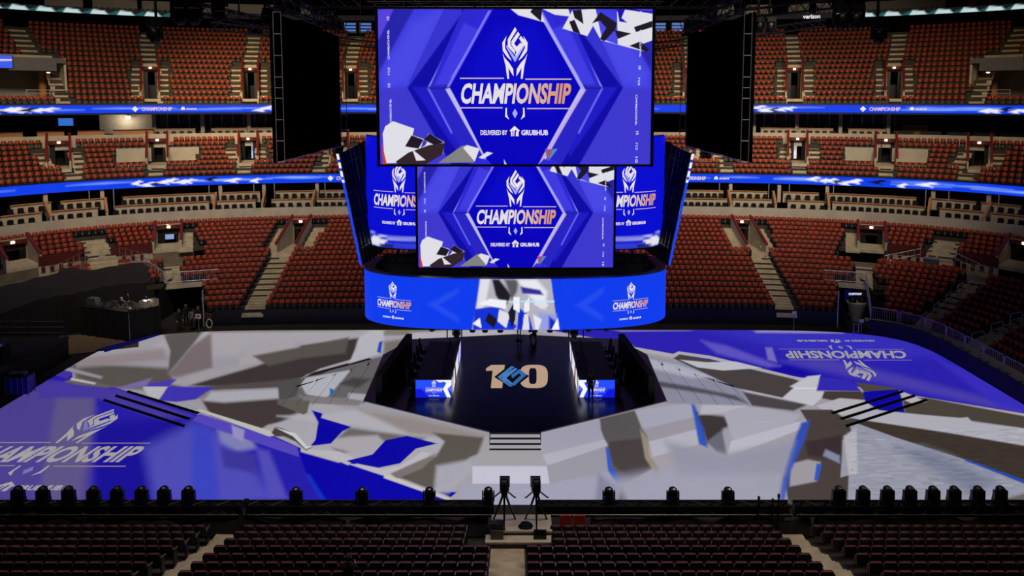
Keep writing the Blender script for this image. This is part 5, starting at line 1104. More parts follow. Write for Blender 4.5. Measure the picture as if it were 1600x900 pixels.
for k, px in enumerate((674,738,757,782,836,860,884,921,949)):
    s0 = s_ringpx(px); X, Y = rs(s0); r = empty('ring_downlight', (X, Y+.25, zb), 0, 'small black downlight under the blue ring, %s from the left' % ['first','second','third','fourth','fifth','sixth','seventh','eighth','ninth'][k], 'downlight', 'downlights under the blue ring')
    MB().lathe([(.02,-.22),(.16,-.2),(.18,-.08),(.14,.02)], (0,0,0), 'black', 12).build('housing', r); MB().lathe([(.0,-.235),(.11,-.225)], (0,0,0), 'grey', 12).build('lens', r)
# ------------------------------------------------------------------ left corner
mb = MB(); mb.add([(-33,48.6,.004),(-27.6,50.6,.004),(-29.5,54.2,.004),(-35,53,.004)], [(0,1,2,3)], 'woodf'); struct(mb, 'floor_wood')
r = empty('riser', (-34.8, 44.6, 0), 0, 'black platform riser at the left frame edge beside the floor', 'platform')
MB().box((0,0,1.42), (7.0,7.8,.16), 'drapeg').build('deck', r); MB().box((.0,0,.68), (6.9,7.7,1.34), 'drape').build('skirt', r)
r = empty('guard_rail', (-33.6, 48.3, 1.5), 0, 'thin metal guard rail at the back of the left riser', 'railing')
for z in (.35,.75,1.15): MB().tube([(-3,0,z),(2.2,0,z)], .025, 'steel').build('rail', r)
for x in (-2.9,-.4,2.2): MB().tube([(x,0,0),(x,0,1.2)], .03, 'blackm').build('post', r)
r = empty('mixing_console', (-34.3, 43.9, 1.5), .25, 'long dark mixing console with coloured lit controls on the left riser', 'console')
MB().box((0,0,.4), (3.4,1.1,.8), 'drape').build('table', r)
MB().box((0,-.05,.86), (3.3,.9,.12), 'blackm', rx=.1).build('control_surface', r)
for k in range(9): MB().box((-1.4+k*.35, random.uniform(-.25,.25), .94), (random.uniform(.05,.3), random.uniform(.03,.22), .02), random.choice(['screenb','white','orange','steel','screenb']), rx=.1).build('lit_panel', r)
r = empty('stand_light', (-36.3, 48.0, 1.5), 0, 'thin stand with a flat lit head behind the left console', 'stand')
MB().tube([(0,0,0),(0,0,2.0)], .025, 'steel').build('pole', r); MB().box((0,0,2.02), (.9,.2,.08), 'steel').build('head', r)
X, Y = unp(26, 616, 0); r = empty('wire_cart', (-32.0+.25, 40.0, 0), .12, 'blue wrapped cage cart on the floor in front of the left riser', 'cart')
r.location = (X+.25, Y+.0, 0)
MB().box((0,0,.62), (1.25,.7,1.0), 'blue').build('load', r)
m = MB()
for sx in (-.65,.65):
    for sy in (-.38,.38): m.tube([(sx,sy,0),(sx,sy,1.2)], .022, 'steel', 5)
for z in (.15,.5,.85,1.18): m.tube([(-.65,-.38,z),(.65,-.38,z),(.65,.38,z),(-.65,.38,z),(-.65,-.38,z)], .014, 'steel', 4)
for x in (-.3,.05,.35): m.tube([(x,-.38,.1),(x,-.38,1.18)], .012, 'steel', 4)
m.build('cage', r)
MB().box((-.1,0,1.3), (.9,.5,.2), 'black').build('lid', r)
# tall black draped desk riser with equipment
Cc, Rr, Ll = Vector((-28.85,51.75,0)), Vector((-27.4,53.6,0)), Vector((-33.4,53.3,0))
dx = (Ll-Cc); dy = (Rr-Cc); Bk = Rr+dx
r = empty('draped_desk', (Cc.x, Cc.y, 0), 0, 'tall black draped production desk covered in equipment in the left corner', 'desk')
def drape_wall(a, b, h, name, par, m='drape', amp=.05, n=None, z0=0., org=Vector((0,0,0)), h2=None):
    a, b = Vector(a)-org, Vector(b)-org; L = (b-a).length; n = n or int(L/.07); d = (b-a)/L; nn = Vector((d.y,-d.x,0)); vs = []
    for i in range(n+1):
        t = i/n; off = amp*math.sin(t*L*9+math.sin(t*L*2.3)*2); p = a+(b-a)*t+nn*off; hh = h+(h2-h)*t if h2 else h; vs += [(p.x,p.y,z0),(p.x,p.y,z0+hh)]
    mb = MB(); mb.add(vs, [(2*i,2*i+2,2*i+3,2*i+1) for i in range(n)], m); return mb.build(name, par, smooth=True)
drape_wall(Cc, Rr, 2.25, 'drape', r, org=Cc); drape_wall(Ll, Cc, 2.25, 'drape', r, org=Cc)
m = MB(); m.add([(0,0,2.26),tuple((Rr-Cc)+Vector((0,0,2.26))),tuple((Bk-Cc)+Vector((0,0,2.26))),tuple((Ll-Cc)+Vector((0,0,2.26)))], [(0,1,2,3)], 'drape'); m.build('table_top', r)
MB().tube([(.03,-.07,.1),(.03,-.07,2.2)], .03, 'steel', 5).build('corner_post', r)
def onT(u, v): p = Cc+dx*u+dy*v; return (p.x, p.y, 2.27)
rzT = math.atan2(-dx.y, -dx.x)
for k, (u, v, kind) in enumerate(((.93,.3,'case'),(.75,.2,'laptop'),(.62,.25,'laptop'),(.42,.2,'monitor'),(.30,.3,'laptop'),(.18,.35,'monitor'),(.10,.25,'laptop'),(.06,.6,'rack'),(.05,.85,'rack2'))):
    p = onT(u, v); w_ = ['leftmost','second from the left','third from the left','fourth from the left','fifth from the left','sixth from the left','near the front corner','beside the right end','at the right end'][k]
    if kind == 'laptop':
        r = empty('laptop', p, rzT, 'open laptop on the draped production desk, %s' % w_, 'laptop', 'equipment on the draped desk'); MB().box((0,0,.02), (.36,.26,.03), 'steel').build('keyboard_half', r); MB().box((0,.16,.14), (.36,.03,.25), 'grey', rx=-.3).build('display', r)
    elif kind == 'monitor':
        r = empty('desk_monitor', p, rzT, 'flat monitor on the draped production desk, %s' % w_, 'monitor', 'equipment on the draped desk'); MB().box((0,0,.36), (.62,.05,.38), 'grey').build('display', r); m = MB(); m.tube([(0,.03,0),(0,.03,.3)], .02, 'steel'); m.box((0,0,.01), (.25,.2,.02), 'steel'); m.build('stand', r)
    else:
        r = empty('equipment_case', p, rzT, '%s equipment case on the draped production desk, %s' % ('beige' if kind != 'case' else 'grey', w_), 'case', 'equipment on the draped desk'); MB().box((0,0,.26), (.9 if kind == 'case' else .6,.5,.5), 'grey' if kind == 'case' else 'cream').build('shell', r); MB().box((0,0,.53), (.7 if kind == 'case' else .5,.4,.04), 'steel').build('lid', r)
P_SIT = dict(pel=(0,0,.5), ch=(0,-.02,.88), nk=(0,-.04,1.04), hd=(0,-.08,1.16), tp=(0,-.08,1.30), lh=(-.1,-.02,.48), lk=(-.12,-.42,.50), la=(-.12,-.42,.09), lt=(-.12,-.58,.03), rh=(.1,-.02,.48), rk=(.12,-.42,.50), ra=(.12,-.42,.09), rt=(.12,-.58,.03), ls=(-.19,-.02,.98), le=(-.26,-.16,.74), lw=(-.14,-.40,.76), rs=(.19,-.02,.98), re=(.26,-.16,.74), rw=(.14,-.40,.76))
p = onT(.52, .55); person('person', (p[0], p[1], 1.62), .5, P_SIT, 'person with fair hair sitting among the monitors on the draped desk', hairm='blond')
for (px, Y, rz, top, lg, hm, lab, pose) in ((280, 54.3, .9, 'cloth', 'cloth', 'blond', 'person in dark clothes at the left of the group in the left tunnel', {}), (291, 55.6, .2, 'cloth', 'cloth', 'blond', 'person in black standing second from left in the left tunnel', {}),
    (299, 54.4, 2.6, 'clothg', 'jeans', 'hair', 'person in a grey shirt leaning in the left tunnel', dict(ch=(0,-.10,1.30), hd=(0,-.16,1.57), tp=(0,-.16,1.70), nk=(0,-.13,1.45))), (310, 55.0, -.3, 'cloth', 'cloth', 'blond', 'person in black at the right edge of the left tunnel', {})):
    X, _ = unY(px, 500, Y); person('person', (X, Y, 0), rz, pose, lab, top, lg, hm)
r = empty('floor_sign', (unY(304.5, 505, 54.05)[0]+.3, 54.05, 0), 0, 'small white sign with a red square on a pole by the left tunnel', 'sign')
MB().tube([(0,0,0),(0,0,1.15)], .025, 'steel').build('pole', r); MB().box((0,-.03,1.25), (.42,.03,.36), 'white').build('plate', r); MB().box((0,-.05,1.25), (.2,.02,.2), 'orange').build('red_square', r); MB().lathe([(.25,0),(.25,.03),(.02,.05)], (0,0,0), 'steel').build('foot', r)
r = empty('stage_fan', (unY(327, 508, 54.2)[0], 54.25, 0), 0, 'small pale standing fan by the left end of the dark boards', 'fan')
m = MB(); m.tube([(0.22*math.cos(t*PI/8), -.05, .62+.34*math.sin(t*PI/8)) for t in range(17)], .05, 'cream', 6); m.build('fan_ring', r); MB().lathe([(.26,0),(.26,.05),(.03,.08),(.03,.3)], (0,0,0), 'steel').build('stand', r); MB().lathe([(.02,.56),(.07,.6),(.02,.66)], (0,-.05,0), 'blackm').build('hub', r)
# drapes over the left corner seats
vs = []; n = 90
bs = ((22.9,4.05),(21.8,3.85),(20.6,3.3),(19.8,3.0)); pxs = np.linspace(-70, 228, n)
for i, px in enumerate(pxs):
    for j, (b, z) in enumerate(bs):
        X, Y, _, _ = at_px(22.9, 4, px); Xb, Yb, _, _ = [float(q) for q in at_s(b, s_px(22.9, 4, px)*(.94 if b < 22 else 1.))]
        sag = .03*math.sin(i*.55+j*1.3)+.07*math.sin(i*.17+j*.7)
        vs.append((Xb, Yb, z+sag+(.35 if 92 < px < 120 and j == 0 else 0)))
mb = MB(); m_ = len(bs); mb.add(vs, [(i*m_+j, (i+1)*m_+j, (i+1)*m_+j+1, i*m_+j+1) for i in range(n-1) for j in range(m_-1)], 'drapeg')
o = mb.build('seat_cover', smooth=True); tag(o, 'wide charcoal fabric cover stretched over the left corner seats', 'fabric cover')
mb = MB(); lo = [vs[i*m_+m_-1] for i in range(n)]
vv = []
for i, p in enumerate(lo): q = .08*math.sin(i*1.9); vv += [p, (p[0]+.25+q, p[1]-.5+q, 0.)]
mb.add(vv, [(2*i,2*i+1,2*i+3,2*i+2) for i in range(n-1)], 'drape'); o = mb.build('black_curtain', smooth=True); tag(o, 'tall black curtain hanging below the charcoal cover in the left corner', 'curtain')
# ------------------------------------------------------------------ walkways, corner walls, tunnels
band([(22.3,3.45),(25.2,3.45),(25.2,4.35)], -150, PXL, 'concrete', 'left_walkway'); band([(22.3,3.45),(25.2,3.45)], PXR, 1800, 'concrete', 'right_walkway')
for p0, p1 in ((60,128),(172,240),(1384,1450),(1498,1560)): band([(25.15,3.45),(25.15,4.75)], p0, p1, 'wall', 'wall_corner', step=8); band([(25.1,4.45),(25.1,5.25),(25.2,5.25)], p0, p1, 'maroonf', 'rail_fascia', step=8)
for p0, p1, t in ((60,128,'l'),(172,240,'l'),(1384,1450,'r'),(1498,1560,'r')):
    mb = MB()
    for px in np.arange(p0+8, p1-4, 14):
        X, Y, tx, ty = [float(q) for q in at_px(25.08, 4, px)]; mb.box((X, Y, 4.15), (.28,.06,.42), 'maroonf', math.atan2(ty, tx))
    struct(mb, 'wall_hatch')
def tunnel(pl, pr, nm):
    k = 1 if nm == 'left' else 2
    s0, s1 = s_px(16, 1.5, pl), s_px(16, 1.5, pr); mb = MB()
    for s_ in (s0, s1):
        pts = [tuple(float(q) for q in at_s(b, s_)[:2]) for b in (14.2, 19.5, 26)]
        for (a, b), (z0, z1) in zip(zip(pts[:-1], pts[1:]), ((2.2,3.0),(3.2,3.2))):
            mb.add([(a[0],a[1],-.05),(b[0],b[1],-.05),(b[0],b[1],z1),(a[0],a[1],z0 if False else (1.2 if (a == pts[0]) else 3.0))], [(0,1,2,3)], 'drape')
    c = [at_s(b, q)[:2] for b in (19.3, 26) for q in (s0, s1)]
    c = [(float(a), float(b)) for a, b in c]
    mb.add([(c[0][0],c[0][1],2.35),(c[1][0],c[1][1],2.35),(c[3][0],c[3][1],2.35),(c[2][0],c[2][1],2.35)], [(0,1,2,3)], 'dark'); mb.add([(c[2][0],c[2][1],0),(c[3][0],c[3][1],0),(c[3][0],c[3][1],2.4),(c[2][0],c[2][1],2.4)], [(0,1,2,3)], 'dark')
    mb.add([(c[0][0],c[0][1],2.3),(c[1][0],c[1][1],2.3),(c[1][0],c[1][1],2.75),(c[0][0],c[0][1],2.75)], [(0,1,2,3)], 'wall'); struct(mb, 'wall_tunnel_'+nm)
    # railing on top
    A, B = Vector(c[0]+(2.75,)), Vector(c[1]+(2.75,)); r = empty('guard_rail', tuple(A), math.atan2(B.y-A.y, B.x-A.x), 'pale metal railing above the %s tunnel mouth' % nm, 'railing'); L = (B-A).length
    for z in (.12,.95): MB().tube([(0,0,z),(L,0,z)], .035, 'galv').build('rail', r)
    for q in range(int(L/.14)): 
        if q < 60: MB().tube([(q*.14,0,.12),(q*.14,0,.95)], .012, 'galv', 4).build('bar', r)
    return c
cl = tunnel(232, 318, 'left'); cr = tunnel(1311, 1381, 'right')
for pts, t in (((cl[0], tuple(float(q) for q in at_px(22.4, 3.5, 226)[:2])), 'left'), ((cr[1], tuple(float(q) for q in at_px(14.0, 1.2, 1360)[:2])), 'right')):
    a, b = pts; z0, z1 = (2.75, 3.5) if t == 'left' else (2.75, 1.2)
    r = empty('guard_rail', (a[0], a[1], 0), 0, 'pale sloping side railing at the %s tunnel, running off its mouth' % t, 'railing'); b = (b[0]-a[0], b[1]-a[1])
    for dz in (.15, .95): MB().tube([(0,0,z0+dz),(b[0],b[1],z1+dz)], .035, 'galv').build('rail', r)
    for k in range(16): q = k/15.; MB().tube([(b[0]*q,b[1]*q,z0+(z1-z0)*q),(b[0]*q,b[1]*q,z0+(z1-z0)*q+.95)], .018 if k % 5 else .035, 'galv', 4).build('bar', r)
for px, t in ((318, 'left'), (1309, 'right')):
    X, Y, _, _ = at_px(14.5, 1, px); m = MB(); m.tube([(X,Y,0),(X,Y,.1),(X+(.1),Y+4.2,3.7)], .05, 'galv'); 
    m = MB(); m.tube([(X,Y,0),(X,Y,3.0)], .05, 'galv'); struct(m, 'trim_post')
# contents of the right tunnel: blue banner, concrete cone plinth with two black covers, sign, low gate
X, Y, _, _ = at_px(20, 1.5, 1333); X, Y = float(X), float(Y)
r = empty('banner', (X, Y-.3, 0), 0, 'blue banner with white lettering hanging inside the right tunnel', 'banner')
MB().box((0,0,1.75), (1.75,.06,1.3), 'blue').build('sheet', r)
mb = MB(); tv, tf = text2d('CHAMPIONSHIP', .03); put(mb, [(a*1.1-.55, b*.2+1.66) for a, b in tv], tf, lambda a, b: (a, -.05, b), WHT); mb.build('lettering', r)
MB().tube([(-.9,0,2.42),(.9,0,2.42)], .03, 'steel').build('pole', r)
X, Y, _, _ = at_px(17.5, .8, 1338); X, Y = float(X), float(Y)
r = empty('concrete_plinth', (X, Y, 0), 0, 'pale tapering concrete plinth in the right tunnel', 'plinth'); MB().lathe([(.35,0),(.42,.3),(.7,1.35),(.75,1.55),(.7,1.6),(.0,1.6)], (0,0,0), 'wall', 20).build('body', r)
for dx_ in (-.4, .35):
    r = empty('covered_light', (X+dx_, Y-.1, 1.6), 0, 'black covered lamp on the tunnel plinth, %s one' % ('left' if dx_ < 0 else 'right'), 'lamp'); MB().lathe([(.30,0),(.32,.2),(.22,.42),(.02,.5)], (0,0,0), 'black').build('cover', r); MB().tube([(-.2,0,.42),(0,0,.56),(.2,0,.42)], .03, 'blackm').build('handle', r)
for px, w_ in ((1345, 'right tunnel mouth'), (1235, 'foot of the right aisle')):
    X, Y = unp(px, 524 if px > 1300 else 512, 0); Y = Y if px > 1300 else 54.4
    r = empty('floor_sign', (X, Y, 0), 0, 'small white notice on a pole at the %s' % w_, 'sign'); MB().tube([(0,0,0),(0,0,1.1 if px > 1300 else 1.35)], .025, 'steel').build('pole', r); MB().box((0,-.03,1.15 if px > 1300 else 1.42), (.34,.03,.24), 'white').build('plate', r)
X, Y = unp(1337, 524, 0); r = empty('access_gate', (X, Y, 0), .2, 'low metal gate beside the notice at the right tunnel mouth', 'gate')
for x in (-.22,.22): MB().tube([(x,0,0),(x,0,1.0)], .03, 'galv').build('post', r)
for z in (.3,.9): MB().tube([(-.22,0,z),(.22,0,z)], .02, 'galv').build('rail', r)
# right boards, deck and barricades
band([(13.25,-.05),(13.25,1.15),(13.35,1.15)], 1356, 1850, 'navy', 'wall_right_boards', step=8); band([(13.35,1.1),(13.6,.93),(15.0,.93)], 1352, 1850, 'beige', 'right_seat_deck', step=8)
def barr_proto():
    r = empty('barricade'); w_ = .92
    m = MB(); m.tube([(-w_,0,.06),(-w_,0,1.02),(-w_+.06,0,1.08),(w_-.06,0,1.08),(w_,0,1.02),(w_,0,.06)], .032, 'galv'); m.build('frame', r)
    MB().tube([(-w_,0,.16),(w_,0,.16)], .025, 'galv').build('bottom_rail', r)
    for k in range(11): MB().tube([(-w_+.16*(k+.6)+.04,0,.16),(-w_+.16*(k+.6)+.04,0,1.07)], .013, 'galv', 4).build('bar', r)
    for s in (-.6,.6): m = MB(); m.tube([(s,-.2,0),(s,-.2,.03),(s,.2,.03),(s,.2,0)], .025, 'blackm'); m.tube([(s,0,.03),(s,0,.17)], .025, 'blackm'); m.build('foot', r)
    return Proto(r)
BP = barr_proto(); s0 = s_px(13.75, 1.2, 1360)
for k in range(13):
    X, Y, tx, ty = [float(q) for q in at_s(13.75, s0+.95+1.95*k)]
    BP.place((X, Y, .95), math.atan2(ty, tx), 'pale metal crowd barrier on the right boards, %s from the tunnel' % ['first','second','third','fourth','fifth','sixth','seventh','eighth','ninth','tenth','eleventh','twelfth','thirteenth'][k], 'crowd barriers on the right boards', cat='barrier')
# hoop handrails in the two right-hand aisles
def hoop_proto():
    r = empty('aisle_handrail'); m = MB(); m.tube([(0,-.45,0),(0,-.45,.85),(0,-.38,.95),(0,.38,1.1),(0,.45,1.02),(0,.45,.15)], .035, 'galv'); m.build('hoop', r); MB().tube([(0,-.45,.5),(0,.45,.65)], .025, 'galv').build('mid_rail', r); return Proto(r)
HP = hoop_proto()
for (q, nm_) in ((T1.zones[-2], 'nearer the tunnel'), (T1.zones[-1], 'at the right frame edge')):
    for j, i in enumerate((0,2,4,6,8)):
        cx_, cy_ = T1.zc(q, i); rz = math.atan2(q['t'][1], q['t'][0]); HP.place((cx_, cy_, T1.z(i)), rz, 'white hoop handrail in the aisle %s, %s step group up' % (nm_, ['first','second','third','fourth','fifth'][j]), 'hoop handrails', cat='handrail')
# corner stairs down from the raised rows, their railings, loose folding chairs on the walkway
def fold_proto():
    r = empty('folding_chair'); MB().prism([(-.21,.55),(.21,.55),(.21,.78),(.15,.86),(-.15,.86),(-.21,.78)], lambda u, v, t: (u, t, v), 'red', .15, .18).build('backrest', r); MB().box((0,-.02,.45), (.42,.38,.04), 'red').build('seat', r)
    for s in (-1, 1): MB().tube([(s*.22,.17,.86),(s*.22,-.2,0)], .015, 'steel', 5).build('leg', r); MB().tube([(s*.21,-.18,.45),(s*.21,.2,0)], .015, 'steel', 5).build('leg', r)
    return Proto(r)
FP = fold_proto(); ow = ['first','second','third','fourth','fifth','sixth','seventh','eighth']
for k, px in enumerate((1380,1398,1412,1424,1436,1474,1484,1494)):
    X, Y, tx, ty = [float(q) for q in at_px(23.4, 3.46, px)]; FP.place((X, Y, 3.46), math.atan2(ty, tx), 'red folding chair on the right walkway, %s from the left' % ow[k], 'folding chairs on the walkways', cat='chair')
for k, px in enumerate((114,123,137,190,200)):
    X, Y, tx, ty = [float(q) for q in at_px(23.9, 3.46, px)]; FP.place((X, Y, 3.46), math.atan2(ty, tx), 'red folding chair on the left walkway, %s from the left' % ow[k], 'folding chairs on the walkways', cat='chair')
X, Y, tx, ty = [float(q) for q in at_px(23.6, 3.46, 1454)]
r = empty('podium', (X, Y, 3.46), math.atan2(ty, tx), 'grey box podium between the folding chairs on the right walkway', 'podium'); MB().box((0,0,.6), (1.1,.7,1.2), 'grey').build('body', r); MB().box((0,-.02,1.22), (1.2,.8,.05), 'steel').build('top', r)
for pc, sd in ((150, 'left'), (1475, 'right')):
    q = T1.zones[[i for i, z in enumerate(T1.zones) if z['kind'] == A_ and z['r0'] == 13 and abs(prj(*z['c0'], 4.6)[0]-(158 if sd == 'left' else 1468)) < 4][0]]
    (cx_, cy_), (tx, ty) = q['c0'], q['t']; nx, ny = -ty, tx; rz = math.atan2(ty, tx)
    mb = MB()
    for k in range(4): mb.box((cx_-nx*(.6+.32*k), cy_-ny*(.6+.32*k), 4.35-.26*k-.4), (2.3,.34,.8), 'stair', rz)
    struct(mb, 'landing_stairs')
    for s in (-1, 1):
        r = empty('stair_rail', (cx_+tx*s*1.3, cy_+ty*s*1.3, 0), rz, 'metal stair railing on the %s side of the %s corner stairs' % ('left' if s < 0 else 'right', sd), 'railing')
        for dz in (.45, .95): MB().tube([(0,-.3,4.6+dz),(0,-1.0,4.3+dz),(s*2.6,-1.9,3.45+dz)], .03, 'maroon' if sd == 'left' else 'galv').build('rail', r)
        for k in range(7): t = k/6.; MB().tube([(s*2.6*t,-1.0-.9*t,3.45+(1-t)*.6),(s*2.6*t,-1.0-.9*t,4.4+(1-t)*.85)], .016, 'galv', 4).build('bar', r)
# ------------------------------------------------------------------ foreground: truss, drape, platform, cameras
for k, (xa, xb, t) in enumerate(((-24,-11.5,'at the left, under the cluster of eight lights'),(-11.3,-.9,'left of the two broadcast cameras'),(.9,11.5,'right of the two broadcast cameras'),(11.7,24.5,'at the right, under the cluster of eight lights'))):
    r = empty('floor_truss', ((xa+xb)/2, 28.35, .85), 0, 'low black lighting truss %s' % t, 'truss', 'near lighting trusses'); L = (xb-xa)/2
    m = MB(); truss(m, (-L,0,.12), (L,0,.12), .42, r=.045); m.build('span', r); MB().box((0,.1,.02), (2*L,.25,.5), 'boardk').build('cover', r); MB().tube([(-L,-.24,-.02),(L,-.24,-.02)], .022, 'steel', 4).build('cable_rail', r)
    for x in (-L+.4, 0, L-.4): MB().box((x,0,-.5), (.3,.3,.7), 'blackm').build('leg', r)
def crumple(xa, xb, ya, yb, z, name, lab):
    nx_, ny_ = int((xb-xa)/.12), 9; mb = MB(); vs = []
    for j in range(ny_):
        for i in range(nx_+1):
            x = xa+(xb-xa)*i/nx_; y = ya+(yb-ya)*j/(ny_-1); hh = math.sin(PI*j/(ny_-1))
            vs.append((x, y, z*hh*(.8+.2*math.sin(x*1.7+y*5)+.14*math.sin(x*4.1-y*7)) + .02))
    mb.add(vs, [(j*(nx_+1)+i, j*(nx_+1)+i+1, (j+1)*(nx_+1)+i+1, (j+1)*(nx_+1)+i) for j in range(ny_-1) for i in range(nx_)], 'drape'); o = mb.build(name, smooth=True); tag(o, lab, 'fabric cover')
crumple(-24, -7.2, 27.9, 28.75, .8, 'floor_drape', 'crumpled black cloth on the floor behind the left near truss'); crumple(-6.9, -1.15, 27.9, 28.7, .7, 'floor_drape', 'crumpled black cloth just left of the camera platform')
crumple(3.2, 12.4, 27.9, 28.7, .7, 'floor_drape', 'crumpled black cloth right of the orange cushions'); crumple(12.7, 24.5, 27.9, 28.75, .8, 'floor_drape', 'crumpled black cloth at the far right near truss')
r = empty('camera_platform', (.2, 27.2, 0), 0, 'beige topped two level camera platform at the head of the centre aisle', 'platform')
MB().box((.05,.25,.86), (2.45,1.15,.08), 'beige').build('upper_deck', r); MB().box((-.05,-.55,.70), (2.65,.5,.08), 'beige').build('lower_deck', r); MB().box((0,.2,.42), (2.4,1.1,.8), 'black').build('upper_skirt', r); MB().box((-.05,-.6,.33), (2.62,.42,.66), 'black').build('lower_skirt', r)
r = empty('speaker_case', (-.72, 26.75, .76), 0, 'black case with a mesh front on the left of the platform', 'case'); MB().box((0,0,.3), (.5,.3,.6), 'black').build('shell', r); MB().box((0,-.17,.18), (.5,.04,.34), 'grey').build('mesh_panel', r)
r = empty('low_stool', (.98, 26.6, .74), 0, 'black backed low chair on the right of the platform', 'chair'); MB().box((0,-.0,.2), (.5,.06,.38), 'black').build('backrest', r); MB().box((0,.15,.12), (.46,.3,.06), 'black').build('seat', r)
for sx in (-.2,.2): MB().box((sx,.15,.05), (.04,.26,.1), 'blackm').build('leg', r)
r = empty('cable_pile', (.42, 27.15, .9), 0, 'heap of black cable between the two camera tripods', 'cable'); m = MB()
for k in range(5): m.tube([((.28-.03*k)*math.cos(t*.5+k)+.02*math.sin(3*t), (.17-.02*k)*math.sin(t*.5+k), .03+.035*k) for t in range(13)], .03, 'black', 5)
m.build('coil', r)
def cam_proto():
    r = empty('broadcast_camera'); MB().box((0,.55,.08), (.30,.85,.30), 'black').build('box_lens', r); MB().box((0,-.05,.05), (.22,.42,.28), 'blackm').build('body', r)
    MB().box((-.0,-.3,.30), (.24,.12,.16), 'blackm').build('viewfinder', r); MB().box((0,-.37,.30), (.16,.01,.08), 'grey').build('display', r); MB().box((0,1.0,.08), (.34,.06,.34), 'black').build('lens_hood', r)
    for s in (-1, 1): m = MB(); m.tube([(s*.12,-.1,-.05),(s*.34,-.5,-.15),(s*.36,-.62,-.12)], .022, 'blackm'); m.build('pan_bar', r)
    return Proto(r)
def tri_proto():
    r = empty('tripod'); MB().lathe([(.11,1.12),(.13,1.22),(.09,1.32)], (0,0,0), 'blackm').build('head', r)
    for k in range(3): t = PI/2+k*2*PI/3+PI/3; c, s_ = math.cos(t), math.sin(t); m = MB(); m.tube([(.07*c,.07*s_,1.15),(.3*c,.3*s_,.5),(.5*c,.5*s_,.03)], [.05,.045,.03], 'blackm'); m.lathe([(.05,0),(.05,.03),(.0,.04)], (.5*c,.5*s_,0), 'blackm', 8); m.build('leg', r)
    return Proto(r)
CP, TP = cam_proto(), tri_proto()
for px, t in ((788, 'left'), (838, 'right')):
    X = unY(px, 770, 27.4)[0]; TP.place((X, 27.45, .9), 0, 'black tripod under the %s broadcast camera' % t, cat='tripod'); CP.place((X, 27.45, 2.36-.05), 0, '%s broadcast camera with a tall box lens pointing at the stage' % t, cat='camera', rx=-.35, scale=1.25)
X = 2.0
for k in range(2):
    r = empty('orange_chair', (2.02+.56*k, 27.15, .88), PI, 'bright orange backed chair right of the platform, %s one' % ['left','right'][k], 'chair'); MB().prism([(-.22,.0),(.22,.0),(.23,.48),(.18,.52),(-.18,.52),(-.23,.48)], lambda u, v, t: (u, t, v), 'orange', -.04, .04).build('backrest', r); MB().box((0,-.2,-.08), (.44,.38,.08), 'orange').build('seat', r)
    for sx in (-.2,.2):
        for sy in (-.36,-.04): MB().tube([(sx,sy,-.1),(sx,sy,-.86)], .018, 'blackm', 5).build('leg', r)
r = empty('small_camera', (unY(384,775,27.9)[0], 27.9, 0), 0, 'small camera on a thin stand left of the near truss middle', 'camera'); MB().tube([(0,0,0),(0,0,1.42)], .03, 'blackm').build('stand', r); MB().box((0,0,1.5), (.2,.22,.2), 'blackm').build('body', r); MB().box((0,0,.1), (.5,.5,.1), 'beige').build('base', r)
for px, hh in ((31,1.95),(1217,1.75),(1208,1.55),(1186,1.65)):
    X = unY(px, 770, 28.0)[0]; r = empty('antenna_pole', (X, 28.0, 0), 0, {31:'dark stand rising behind the leftmost moving light',1217:'tallest thin black antenna right of the truss',1208:'short antenna beside the tallest one',1186:'thick black post left of the antennas'}[px], 'antenna'); MB().tube([(0,0,0),(0,0,hh)], .035, 'blackm').build('pole', r); MB().lathe([(.05,0),(.06,.12),(.02,.16)], (0,0,hh-.1), 'black', 8).build('tip', r)
# ------------------------------------------------------------------ near stand
NY = lambda r_: 27.05-.885*r_; NZ = lambda r_: .18+.295*r_
mb = MB()
for k in range(11): mb.box((0, NY(k)-.12, NZ(k)-.4), (60, .885, .8), 'tread')
struct(mb, 'near_terrace')
mb = MB()
for x0, x1, k0 in ((-12.4,-11.3,0),(-.95,.35,0),(10.85,11.9,0)):
    mb.box(((x0+x1)/2, 27.75, .03), (x1-x0, .7, .12), 'stair')
    for k in range(k0, 11): mb.box(((x0+x1)/2, NY(k)-.12, NZ(k)+.005-.1), (x1-x0, .885, .21), 'stair'); mb.box(((x0+x1)/2, NY(k)-.12-.3, NZ(k)+.15-.1), (x1-x0, .3, .2), 'stair')
struct(mb, 'near_stairs')
def seat_parts():
    r = empty('arena_seat')
    V, F, I = [], [], []
    MB().prism([(-.215,.42),(.215,.42),(.225,.78),(.19,.84),(-.19,.84),(-.225,.78)], lambda u, v, t: (u, t, v), 'shell', -.05, .0).build('back_shell', r)
    MB().prism([(-.205,.44),(.205,.44),(.215,.79),(.18,.852),(-.18,.852),(-.215,.79)], lambda u, v, t: (u, t, v), 'redback', .0, .06).build('backrest', r)
    MB().box((0,.14,.52), (.42,.09,.36), 'redback', rx=.15).build('seat', r)
    m = MB(); m.box((.25,.16,.66), (.045,.34,.035), 'armr', rx=-.25); m.box((.25,.10,.36), (.04,.24,.52), 'shell'); m.build('armrest', r)
    m = MB(); m.box((0,-.03,.853), (.36,.035,.012), 'armr'); m.build('top_rim', r)
    return Proto(r)
V, F, I = [], [], []
qbox(V, F, I, (0, -.025, .63), (.44, .05, .42), 0, .05); qbox(V, F, I, (0, .03, .645), (.42, .06, .41), 1, .05); qbox(V, F, I, (0, .14, .52), (.42, .09, .36), 1); qbox(V, F, I, (.25, .16, .65), (.045, .34, .05), 2); qbox(V, F, I, (.25, .1, .36), (.04, .24, .5), 0); qbox(V, F, I, (0, -.03, .853), (.36, .035, .014), 2)
NEAR = (V, F, I)
SP = seat_parts(); cnt = 0; rest = []
